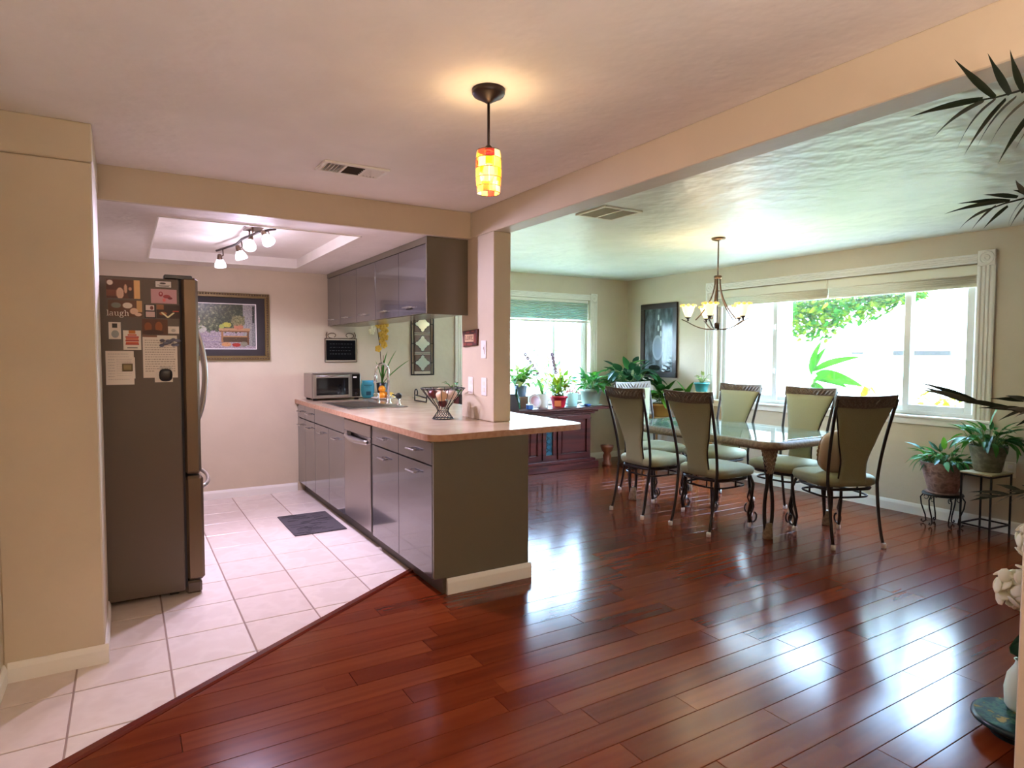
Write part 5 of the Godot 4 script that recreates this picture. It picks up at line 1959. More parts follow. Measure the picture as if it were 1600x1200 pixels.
func make_chair(label: String, at: Vector3, turn_deg: float) -> Node3D:
	var t := thing("dining_chair", label, "chair", at, deg_to_rad(-turn_deg), "iron dining chairs with olive cushions")
	var s: SurfaceTool
	for sg: float in [-1.0, 1.0]:
		s = S(true)
		var p: Array = []
		for i in 15:
			var y := 1.10 * i / 14.0
			p.append(V(sg * (0.2 - 0.008 * sin(PI * minf(1.0, y / 0.5)) + 0.035 * pow(maxf(0.0, y - 0.47) / 0.63, 1.3)), y, lean(y)))
		tube(s, p, 0.0115, 8)
		var l := obj("rear_leg", s, M.iron, t)
		s = S(true)
		lathe(s, [Vector2(0, 0), Vector2(0.017, 0), Vector2(0.018, 0.03), Vector2(0.013, 0.036), Vector2(0, 0.036)], V(sg * 0.2, 0, 0.308), 10)
		obj("foot_pad", s, M.felt_pad, l)
	for sg: float in [-1.0, 1.0]:
		s = S(true)
		tube(s, [V(sg * 0.195, 0.43, -0.19), V(sg * 0.212, 0.36, -0.21), V(sg * 0.205, 0.24, -0.20), V(sg * 0.185, 0.12, -0.185), V(sg * 0.19, 0.03, -0.2)], 0.0115, 8)
		var l := obj("front_leg", s, M.iron, t)
		s = S(true)
		var sp: Array = [V(sg * 0.20, 0.26, -0.20), V(sg * 0.20, 0.17, -0.235)]
		for i in 12:
			var a := PI * 0.25 - TAU * 0.82 * i / 11.0
			var r := 0.048 * (1.0 - 0.25 * i / 11.0)
			sp.append(V(sg * 0.20, 0.085 + r * sin(a), -0.245 + r * cos(a) * 0.95 + 0.01))
		tube(s, sp, 0.008, 6)
		obj("scroll", s, M.iron, l)
		s = S(true)
		lathe(s, [Vector2(0, 0), Vector2(0.015, 0), Vector2(0.017, 0.03), Vector2(0.012, 0.04), Vector2(0, 0.04)], V(sg * 0.19, 0, -0.2), 10)
		obj("foot_pad", s, M.felt_pad, l)
	# seat frame: two rings with short posts
	s = S(true)
	var oval := func(r: float, y: float) -> Array:
		var q: Array = []
		for i in 29:
			var a := TAU * i / 28
			q.append(V(r * spow(cos(a), 0.5), y, 0.005 + r * spow(sin(a), 0.5)))
		return q
	tube(s, oval.call(0.205, 0.418), 0.012, 6)
	obj("seat_frame", s, M.iron, t)
	s = S(true)
	tube(s, oval.call(0.19, 0.355), 0.008, 6)
	for q in [[0.2, 0.0], [-0.2, 0.0], [0.0, -0.195], [0.08, 0.2], [-0.08, 0.2]]:
		tube(s, [V(q[0], 0.355, q[1]), V(q[0], 0.415, q[1])], 0.007, 6)
	obj("stretcher", s, M.iron, t)
	# seat cushion
	s = S(true)
	puff(s, V(0, 0.474, -0.012), V(0.238, 0.052, 0.235), 0.55, 0.38, 32, 12)
	obj("seat_cushion", s, M.chair_cloth, t)
	# back: hourglass plate and its cushion
	var wdt := func(y: float) -> float:
		var k := (y - 0.46) / 0.60
		return 0.112 - 0.012 * sin(PI * minf(1.0, k / 0.5)) + 0.115 * pow(maxf(0.0, k - 0.25) / 0.75, 1.35)
	for lay in 2:
		s = S(true)
		var prev: Array = []
		var rows := 16
		for i in rows + 1:
			var y := 0.46 + 0.60 * i / rows
			var w: float = wdt.call(y) + (0.008 if lay == 0 else 0.0)
			var d := 0.008 if lay == 0 else 0.024
			var c := V(0, y, lean(y) - 0.012)
			var ring: Array = []
			for k in 20:
				var a := TAU * k / 20
				ring.append(c + V(w * spow(cos(a), 0.35), 0, d * spow(sin(a), 0.6)))
			if i == 0:
				for k in range(1, 19):
					tri(s, ring[0], ring[k], ring[k + 1])
			else:
				for k in 20:
					var q := (k + 1) % 20
					quad(s, prev[k], ring[k], ring[q], prev[q])
			if i == rows:
				for k in range(1, 19):
					tri(s, ring[0], ring[k + 1], ring[k])
			prev = ring
		obj("back_plate" if lay == 0 else "backrest", s, M.iron if lay == 0 else M.chair_cloth, t)
	# carved top rail
	s = S()
	for i in 12:
		var x0 := -0.242 + 0.484 * i / 12.0
		var x1 := -0.242 + 0.484 * (i + 1) / 12.0
		for e in [0]:
			var zc := func(x: float) -> float:
				return lean(1.09) - 0.012 + 0.02 * (1.0 - pow(x / 0.242, 2)) - 0.008
			var lo := func(x: float) -> float:
				return 1.045 - 0.012 * (1.0 - pow(x / 0.242, 2))
			var hi := func(x: float) -> float:
				return 1.132 - 0.010 * (1.0 - pow(x / 0.242, 2))
			var A := V(x0, lo.call(x0), zc.call(x0))
			var B := V(x1, lo.call(x1), zc.call(x1))
			var C := V(x1, hi.call(x1), zc.call(x1) + 0.012)
			var D := V(x0, hi.call(x0), zc.call(x0) + 0.012)
			var h := V(0, 0, 0.012)
			quado(s, A + h, B + h, C + h, D + h, V(0, 0, 1))
			quado(s, A - h, B - h, C - h, D - h, V(0, 0, -1))
			quado(s, D - h, C - h, C + h, D + h, V(0, 1, 0))
			quado(s, A - h, B - h, B + h, A + h, V(0, -1, 0))
			if i == 0:
				quado(s, A - h, A + h, D + h, D - h, V(-1, 0, 0))
			if i == 11:
				quado(s, B - h, B + h, C + h, C - h, V(1, 0, 0))
	var rail := obj("top_rail", s, M.carved_rail, t)
	s = S(true)
	for i in 11:
		var x := -0.2 + 0.04 * i
		for f: float in [-1.0, 1.0]:
			var z := lean(1.09) - 0.014 + 0.02 * (1.0 - pow(x / 0.242, 2)) + f * 0.012
			puff(s, V(x, 1.086, z), V(0.011, 0.034, 0.005), 1, 1, 8, 5, Basis(V(0, 0, 1), 0.75 if x < 0 else -0.75))
	obj("carving", s, M.carved_rail, rail)
	return t

func rounded_rect(x0: float, x1: float, z0: float, z1: float, r: float, n: int) -> PackedVector2Array:
	return round_poly([Vector2(x0, z0), Vector2(x1, z0), Vector2(x1, z1), Vector2(x0, z1)], [r, r, r, r], n)

func build_dining() -> void:
	var s: SurfaceTool
	var g := RandomNumberGenerator.new()
	g.seed = 41
	# table
	var X0 := 4.13
	var X1 := 5.07
	var Z0 := 3.02
	var Z1 := 4.72
	var t := thing("dining_table", "rectangular glass topped table with carved apron and leaf legs", "table", V(4.60, 0, -3.87))
	var path := rounded_rect(X0 + 0.012, X1 - 0.012, Z0 + 0.012, Z1 - 0.012, 0.13, 10)
	# walk the outline in short steps so that the apron has ribs
	var walk: Array = []
	for i in path.size():
		var a := path[i]
		var b := path[(i + 1) % path.size()]
		var m := maxi(1, int(a.distance_to(b) / 0.011))
		for j in m:
			walk.append(a.lerp(b, j / float(m)))
	s = S(true)
	var mid := Vector2((X0 + X1) / 2, (Z0 + Z1) / 2)
	var prof := [[0.0, 0.705], [0.018, 0.694], [0.024, 0.722], [0.012, 0.748], [0.0, 0.754], [-0.07, 0.754], [-0.07, 0.71], [0.0, 0.705]]
	var ringv: Array = []
	for i in walk.size():
		var p: Vector2 = walk[i]
		var tn: Vector2 = (walk[(i + 1) % walk.size()] as Vector2) - (walk[i - 1] as Vector2)
		var nn := tn.normalized().orthogonal()
		if nn.dot(p - mid) < 0:
			nn = -nn
		var ring: Array = []
		for q in prof:
			var o: float = q[0] + (0.0025 if i % 2 == 0 and q[0] > 0.011 else 0.0)
			ring.append(flat_T() * V(p.x + nn.x * o, p.y + nn.y * o, q[1]))
		ringv.append(ring)
	for i in ringv.size():
		var A: Array = ringv[i]
		var B: Array = ringv[(i + 1) % ringv.size()]
		for j in prof.size() - 1:
			quad(s, A[j], B[j], B[j + 1], A[j + 1])
	wobj("apron", s, M.table_stone, t)
	s = S()
	prism(s, rounded_rect(X0, X1, Z0, Z1, 0.14, 10), 0.757, 0.769, flat_T(), 0.002)
	wobj("glass_top", s, M.table_glass, t)
	for cx in [X0 + 0.085, X1 - 0.085]:
		for cz in [-Z0 - 0.085, -Z1 + 0.085]:
			s = S(true)
			for k in 2:
				var p: Array = []
				for i in 13:
					var y := 0.70 * i / 12.0
					var w := 0.022 * (0.45 + absf(sin(y * 7.0)))
					var sg := -1.0 if k == 0 else 1.0
					p.append(V(cx + sg * w, y, cz + sg * w * 0.4))
				tube(s, p, 0.014, 8)
			var leg := wobj("leg", s, M.iron, t)
			s = S(true)
			lathe(s, [Vector2(0, 0), Vector2(0.038, 0.0), Vector2(0.04, 0.02), Vector2(0.034, 0.08), Vector2(0.03, 0.12), Vector2(0, 0.12)], V(cx, 0, cz), 12)
			obj("foot", s, M.table_stone, leg)
			# leaf capital: lobes round a core
			s = S(true)
			lathe(s, [Vector2(0, 0.50), Vector2(0.02, 0.505), Vector2(0.04, 0.58), Vector2(0.05, 0.66), Vector2(0.052, 0.705), Vector2(0, 0.705)], V(cx, 0, cz), 14)
			for k in 6:
				var a := TAU * k / 6
				for j in 6:
					var y := 0.52 + j * 0.032
					var r := 0.026 + 0.028 * j / 5.0
					for sg: float in [-1.0, 1.0]:
						puff(s, V(cx + cos(a + sg * 0.22) * r, y, cz + sin(a + sg * 0.22) * r), V(0.008, 0.022, 0.008), 1, 1, 6, 4, Basis(V(cos(a), 0, sin(a)), sg * 0.6))
			obj("leaf_capital", s, M.table_stone, leg)
	# chairs
	make_chair("olive cushioned iron chair at the table side, nearest to the sideboard", V(4.073, 0, -4.224), 89.5)
	make_chair("olive cushioned iron chair back in the middle of the photo's dining set", V(4.158, 0, -3.575), 88.9)
	make_chair("olive cushioned chair facing us before the window's far pane", V(4.87, 0, -4.19), -90.0)
	make_chair("olive cushioned chair facing us before the window's middle pane", V(4.87, 0, -3.43), -91.0)
	make_chair("olive cushioned iron chair holding a pillow at the table's near end", V(4.68, 0, -2.87), 24.0)
	make_chair("iron chair with light rail at the table's far end before plants", V(4.60, 0, -4.73), 180.0)
	# pillow on the near chair
	var pw := thing("throw_pillow", "tan pillow with ruffled brown front leaning on near chair", "pillow", V(4.68, 0, -2.87), deg_to_rad(-24.0))
	mat("pillow_tan", C8(172, 146, 120), 0.85)
	mat("pillow_brown", C8(138, 106, 72), 0.85)
	bump(M.pillow_brown, relief(128, 0.06, 9), 1.5)
	tri_tex(M.pillow_brown, mottled(128, 0.05, 10, [C8(190, 170, 150), C8(255, 250, 240)]), 4.0, false)
	s = S(true)
	var PB := Basis(V(1, 0, 0), 0.22)
	puff(s, V(0, 0.685, 0.10), V(0.185, 0.165, 0.06), 0.55, 0.75, 24, 12, PB)
	obj("cushion", s, M.pillow_tan, pw)
	s = S(true)
	puff(s, V(0, 0.685, 0.05), V(0.172, 0.155, 0.03), 0.6, 0.8, 24, 10, PB)
	for i in 30:
		var a := TAU * i / 30
		puff(s, V(0, 0.685, 0.055) + PB * V(cos(a) * 0.165, sin(a) * 0.15, 0), V(0.02, 0.02, 0.014), 1, 1, 8, 5)
	obj("ruffled_front", s, M.pillow_brown, pw)

# ---------------------------------------------------------------- sideboard, its plants and the corner
func build_sideboard() -> void:
	var s: SurfaceTool
	var g := RandomNumberGenerator.new()
	g.seed = 57
	var b := thing("sideboard", "dark cherry sideboard with panel doors under the small window", "sideboard", V(4.1, 0, -6.44))
	s = S()
	bc(s, V(3.20, 0.10, -6.66), V(4.98, 0.70, -6.26), 0.004)
	wobj("body", s, M.cherry, b)
	s = S()
	bc(s, V(3.14, 0.0, -6.67), V(5.06, 0.085, -6.19), 0.006)
	bc(s, V(3.17, 0.085, -6.67), V(5.03, 0.12, -6.215), 0.008)
	wobj("plinth", s, M.cherry, b)
	s = S()
	bc(s, V(3.17, 0.68, -6.67), V(5.02, 0.705, -6.225), 0.006)
	bc(s, V(3.14, 0.705, -6.67), V(5.06, 0.735, -6.20), 0.01)
	wobj("cornice", s, M.cherry, b)
	s = S()
	bc(s, V(3.08, 0.735, -6.68), V(5.26, 0.765, -6.16), 0.006)
	wobj("top", s, M.cherry, b)
	s = S()
	prism(s, PackedVector2Array([Vector2(4.98, 0.735), Vector2(5.24, 0.735), Vector2(5.22, 0.70), Vector2(5.12, 0.66), Vector2(5.06, 0.62), Vector2(4.98, 0.60)]), -6.50, -6.46)
	wobj("bracket", s, M.dark_cherry, b)
	s = S(true)
	tube(s, [V(5.03, 0.0, -6.40), V(5.03, 0.3, -6.40), V(5.02, 0.5, -6.4), V(5.05, 0.62, -6.40)], [0.032, 0.03, 0.026, 0.04], 8)
	wobj("side_post", s, M.dark_cherry, b)
	s = S()
	prism(s, PackedVector2Array([Vector2(3.10, 0.765), Vector2(3.86, 0.765), Vector2(3.84, 0.86), Vector2(3.80, 0.96), Vector2(3.10, 0.98)]), -6.19, -6.165)
	wobj("side_gallery", s, M.dark_cherry, b)
	var dx := [[4.46, 4.95, 0], [4.24, 4.44, 1], [4.0, 4.22, 0], [3.78, 3.98, 1], [3.24, 3.76, 0]]
	for d in dx:
		s = S()
		var w: float = d[1] - d[0]
		var tmp := Transform3D(Basis.IDENTITY, V((d[0] + d[1]) / 2, 0.14, -6.26))
		var f := S()
		bx(f, tmp * V(0, 0.50, 0.012), V(w, 0.05, 0.024), 0.003)
		bx(f, tmp * V(0, 0.03, 0.012), V(w, 0.06, 0.024), 0.003)
		bx(f, tmp * V(-w / 2 + 0.025, 0.265, 0.012), V(0.05, 0.42, 0.024), 0.003)
		bx(f, tmp * V(w / 2 - 0.025, 0.265, 0.012), V(0.05, 0.42, 0.024), 0.003)
		var o := wobj("door", f, M.cherry, b)
		if d[2] == 0:
			bx(s, tmp * V(0, 0.265, 0.007), V(w - 0.13, 0.39, 0.016), 0.007)
			obj("raised_panel", s, M.cherry, o)
		else:
			bx(s, tmp * V(0, 0.265, 0.003), V(w - 0.1, 0.41, 0.004))
			obj("pane", s, M.blue_glass, o)
			s = S(true)
			for i in 6:
				for sg: float in [-1.0, 1.0]:
					var y := 0.09 + i * 0.07
					tube(s, [tmp * V(-sg * (w / 2 - 0.052), y, 0.008), tmp * V(sg * (w / 2 - 0.052), y + 0.07, 0.008)], 0.003, 5)
			obj("lattice", s, M.iron, o)
		s = S(true)
		puff(s, tmp * V(-w / 2 + 0.03, 0.36, 0.032), V(0.009, 0.009, 0.012), 1, 1, 8, 6)
		obj("knob", s, M.bronze, o)
	var Y := 0.766
	var m: StandardMaterial3D
	# from left to right along the sideboard
	var r1 := thing("potted_vine", "trailing vine in a red brown pot left of the post", "plant", V(3.22, Y, -6.42))
	mat("clay_red", C8(120, 40, 30), 0.5)
	pot(r1, Vector3.ZERO, 0.05, 0.075, 0.17, M.clay_red)
	clump(r1, V(0, 0.16, 0), 16, "heart", [M.leaf_light, M.leaf_mid], 0.05, 0.08, 0.8, 10, 70, 0.06, 0.26, 71)
	var gb := thing("green_bottle", "dark green glass bottle at the left end of sideboard", "bottle", V(3.93, Y, -6.34))
	mat("green_glass", C8(18, 60, 40), 0.08)
	s = S(true)
	lathe(s, [Vector2(0, 0), Vector2(0.045, 0), Vector2(0.05, 0.02), Vector2(0.05, 0.10), Vector2(0.03, 0.16), Vector2(0.018, 0.19), Vector2(0.018, 0.24), Vector2(0, 0.24)], Vector3.ZERO, 16)
	obj("glass", s, M.green_glass, gb)
	var p1 := thing("potted_pothos", "bushy pale green plant in blue grey pot on a riser", "plant", V(4.07, Y, -6.48))
	m = mat("pot_bluegrey", C8(92, 112, 132), 0.4)
	mat("riser_wood", C8(120, 90, 60), 0.6)
	s = S()
	bx(s, V(0, 0.07, 0), V(0.14, 0.14, 0.14), 0.004)
	obj("riser", s, M.riser_wood, p1)
	pot(p1, V(0, 0.14, 0), 0.07, 0.085, 0.13, m)
	clump(p1, V(0, 0.26, 0), 80, "heart", [M.leaf_light, M.leaf_pale, M.leaf_mid], 0.07, 0.12, 0.75, 5, 85, 0.05, 0.22, 72, 0.06)
	var bb := thing("blue_tin", "little blue and white tin before the green bottle", "tin", V(4.07, Y, -6.27))
	mat("tin_blue", C8(40, 84, 150), 0.35)
	s = S()
	bx(s, V(0, 0.026, 0), V(0.07, 0.052, 0.05), 0.006)
	obj("tin", s, M.tin_blue, bb)
	s = S()
	bx(s, V(0, 0.056, 0), V(0.072, 0.012, 0.052), 0.003)
	obj("lid", s, M.white_plastic, bb)
	var sh := thing("decorative_plate", "round red brown decorative plate leaning on sideboard", "plate", V(4.17, Y, -6.31))
	mat("plate_red", C8(150, 70, 66), 0.3)
	mat("plate_rim", C8(176, 150, 140), 0.3)
	var LB := Basis(V(1, 0, 0), PI / 2 - 0.25)
	s = S(true)
	lathe(s, [Vector2(0, 0), Vector2(0.06, 0.0), Vector2(0.088, 0.012), Vector2(0.086, 0.016), Vector2(0.055, 0.008), Vector2(0, 0.006)], V(0, 0.09, 0), 22, LB)
	obj("rim", s, M.plate_rim, sh)
	s = S(true)
	lathe(s, [Vector2(0.066, 0.009), Vector2(0.05, 0.011), Vector2(0, 0.012)], V(0, 0.09, 0.0), 22, LB)
	obj("centre", s, M.plate_red, sh)
	s = S(true)
	tube(s, [V(-0.04, 0.006, 0.05), V(-0.04, 0.012, -0.04), V(-0.02, 0.12, -0.06)], 0.004, 5)
	tube(s, [V(0.04, 0.006, 0.05), V(0.04, 0.012, -0.04), V(0.02, 0.12, -0.06)], 0.004, 5)
	obj("easel", s, M.black_iron, sh)
	var p2 := thing("potted_snake_plant", "upright snake plant in a white pot on sideboard", "plant", V(4.335, Y, -6.38))
	pot(p2, Vector3.ZERO, 0.06, 0.082, 0.17, M.white_plastic)
	for q in [[V(-0.25, 0.95, 0.0), 0.26, 0.06], [V(0.1, 0.95, 0.05), 0.17, 0.05], [V(0.5, 0.8, 0.1), 0.16, 0.045], [V(0.85, 0.6, 0), 0.15, 0.045], [V(-0.1, 0.9, -0.3), 0.2, 0.05]]:
		put_leaf(p2, "strap", M.leaf_mid, V(0, 0.14, 0), q[0], q[1], q[2], 0.15)
	var p3 := thing("potted_lime_plant", "yellow green leafy plant in a bright red pot", "plant", V(4.555, Y, -6.36))
	mat("pot_red", C8(190, 34, 52), 0.3)
	mat("tag_orange", C8(224, 120, 70), 0.5)
	pot(p3, Vector3.ZERO, 0.075, 0.108, 0.14, M.pot_red, 0.004)
	s = S()
	bx(s, V(-0.07, 0.05, 0.078), V(0.08, 0.07, 0.006), 0.001, Basis(V(0, 1, 0), -0.6))
	obj("care_tag", s, M.tag_orange, p3)
	clump(p3, V(0, 0.13, 0), 80, "heart", [M.leaf_lime, M.leaf_lime, M.leaf_light], 0.06, 0.10, 0.7, 20, 88, 0.05, 0.28, 73, 0.07)
	var p4 := thing("potted_succulent", "pinkish succulent in a pale aqua jug on sideboard", "plant", V(4.78, Y, -6.40))
	mat("jug_aqua", C8(176, 222, 214), 0.3)
	pot(p4, Vector3.ZERO, 0.07, 0.085, 0.165, M.jug_aqua)
	s = S(true)
	tube(s, [V(-0.08, 0.14, 0), V(-0.13, 0.13, 0), V(-0.13, 0.06, 0), V(-0.075, 0.03, 0)], 0.009, 8)
	obj("jug_handle", s, M.jug_aqua, p4)
	clump(p4, V(0, 0.15, 0), 16, "lance", [M.leaf_red], 0.05, 0.09, 0.5, 0, 70, 0.02, 0.07, 74)
	var bt := thing("blue_dish", "small blue dish beside the big green grey pot", "dish", V(4.93, Y, -6.26))
	s = S(true)
	lathe(s, [Vector2(0, 0), Vector2(0.03, 0), Vector2(0.045, 0.028), Vector2(0.041, 0.028), Vector2(0.028, 0.005), Vector2(0, 0.005)], Vector3.ZERO, 16)
	obj("dish", s, M.tin_blue, bt)
	var p5 := thing("potted_peace_lily", "dark green leafy plant in a large green grey pot", "plant", V(5.10, Y, -6.42))
	mat("pot_sage", C8(150, 164, 146), 0.45)
	pot(p5, Vector3.ZERO, 0.105, 0.145, 0.21, M.pot_sage, 0.005)
	s = S(true)
	lathe(s, [Vector2(0, 0.0), Vector2(0.14, 0.0), Vector2(0.15, 0.012), Vector2(0.10, 0.012)], V(0, 0.0, 0), 22)
	obj("saucer", s, M.pot_sage, p5)
	clump(p5, V(0, 0.2, 0), 62, "lance", [M.leaf_mid, M.leaf_dark, M.leaf_dark], 0.10, 0.18, 0.42, -5, 75, 0.06, 0.22, 75, 0.08)
	for i in 2:
		var x: float = [4.43, 4.67][i]
		var fo := thing("orchid_stem", "slender mauve orchid spray %s against the small window" % ["leaning left", "behind the red pot"][i], "plant", V(x, Y, -6.58), 0, "mauve orchid sprays")
		pot(fo, Vector3.ZERO, 0.035, 0.045, 0.10, M.white_plastic)
		s = S(true)
		var dxx := [-0.14, -0.05][i] as float
		tube(s, [V(0, 0.1, 0), V(dxx * 0.2, 0.35, 0.02), V(dxx, 0.55, 0.03), V(dxx * 1.7, 0.62, 0.03)], 0.003, 5)
		obj("stalk", s, M.brown_stem, fo)
		for k in 6:
			var at := V(dxx * (0.5 + 0.25 * k), 0.42 + 0.045 * k, 0.035)
			var f := S(true)
			for q in 5:
				var a := TAU * q / 5 + k
				puff(f, at + V(cos(a) * 0.015, sin(a) * 0.015, 0), V(0.013, 0.013, 0.004), 1, 1, 7, 4)
			obj("flower", f, M.petal_mauve, fo)
		for q in 4:
			put_leaf(fo, "strap", M.leaf_mid, V(0, 0.1, 0), V(cos(q * 1.7), 0.5, sin(q * 1.7)), 0.14, 0.035, 0.35)
	# dark plant in the corner on a tall stand
	var cs := thing("corner_stand", "dark pedestal stand in the corner behind the table", "stand", V(5.50, 0, -6.10))
	s = S(true)
	lathe(s, [Vector2(0, 0), Vector2(0.17, 0), Vector2(0.17, 0.025), Vector2(0.05, 0.05), Vector2(0.035, 0.2), Vector2(0.05, 0.5), Vector2(0.035, 0.72), Vector2(0.15, 0.76), Vector2(0.17, 0.765), Vector2(0.17, 0.79), Vector2(0, 0.79)], Vector3.ZERO, 20)
	obj("pedestal", s, M.dark_cherry, cs)
	var p6 := thing("potted_dark_plant", "large dense dark green plant in the dining corner", "plant", V(5.50, 0.791, -6.10))
	mat("pot_teal", C8(56, 84, 82), 0.35)
	pot(p6, Vector3.ZERO, 0.13, 0.17, 0.22, M.pot_teal, 0.006)
	clump(p6, V(0, 0.21, 0), 90, "lance", [M.leaf_deep, M.leaf_deep, M.leaf_dark], 0.14, 0.22, 0.5, -15, 70, 0.08, 0.30, 76, 0.11)
	put_leaf(p6, "heart", M.leaf_mid, V(-0.02, 0.50, 0.05), V(0.5, 0.5, 0.6), 0.2, 0.17, 0.35)
	put_leaf(p6, "strap", M.leaf_deep, V(0.12, 0.44, 0.05), V(0.8, 0.75, 0), 0.2, 0.04, 0.15)
	# small pedestal on the floor
	var st := thing("wooden_pedestal", "little carved brown pedestal on the floor by sideboard", "stool", V(5.24, 0, -6.25))
	mat("carved_brown", C8(120, 62, 34), 0.4)
	s = S(true)
	lathe(s, [Vector2(0, 0), Vector2(0.06, 0), Vector2(0.062, 0.03), Vector2(0.045, 0.06), Vector2(0.055, 0.12), Vector2(0.04, 0.16), Vector2(0.07, 0.19), Vector2(0.085, 0.24), Vector2(0.085, 0.26), Vector2(0, 0.26)], Vector3.ZERO, 16)
	obj("turned_body", s, M.carved_brown, st)
	# plant bench under the painting
	var pb := thing("plant_bench", "narrow wooden plant bench against the wall under dark painting", "bench", V(5.80, 0, -5.62))
	mat("bench_wood", C8(196, 160, 104), 0.5)
	s = S()
	bx(s, V(0, 0.62, 0), V(0.28, 0.03, 1.0), 0.004)
	obj("top", s, M.bench_wood, pb)
	for x in [-0.11, 0.11]:
		for z in [-0.45, 0.45]:
			s = S()
			bx(s, V(x, 0.3025, z), V(0.035, 0.605, 0.035), 0.003)
			obj("leg", s, M.bench_wood, pb)
	var p7 := thing("potted_dieffenbachia", "light green broad leaved plant in a tan basket pot", "plant", V(5.80, 0.636, -5.86))
	mat("basket_tan", C8(200, 164, 96), 0.7)
	pot(p7, Vector3.ZERO, 0.10, 0.125, 0.16, M.basket_tan, 0.006)
	clump(p7, V(0, 0.15, 0), 30, "lance", [M.leaf_mid, M.leaf_light, M.leaf_dark], 0.16, 0.26, 0.42, 15, 80, 0.05, 0.20, 77, 0.05)
	var p8 := thing("leaf_cutting", "two-leaved cutting in a small pot beside teal pot", "plant", V(5.84, 0.636, -5.47))
	pot(p8, Vector3.ZERO, 0.06, 0.08, 0.30, M.pot_sage)
	put_leaf(p8, "strap", M.leaf_mid, V(0, 0.28, 0), V(-0.2, 0.9, -0.5), 0.24, 0.05, 0.15)
	put_leaf(p8, "heart", M.leaf_mid, V(0, 0.28, 0), V(0.0, 0.9, 0.35), 0.2, 0.10, 0.15)
	var p9 := thing("potted_pale_plant", "pale sprigs in a teal pot left of the wide window", "plant", V(5.84, 0.636, -5.25))
	mat("pot_aqua_dark", C8(52, 128, 124), 0.35)
	s = S()
	bx(s, V(0, 0.17, 0), V(0.12, 0.34, 0.12), 0.004)
	obj("riser", s, M.bench_wood, p9)
	pot(p9, V(0, 0.34, 0), 0.065, 0.085, 0.11, M.pot_aqua_dark, 0.004)
	clump(p9, V(0, 0.44, 0), 14, "heart", [M.leaf_pale], 0.04, 0.06, 0.7, 20, 80, 0.03, 0.12, 78)

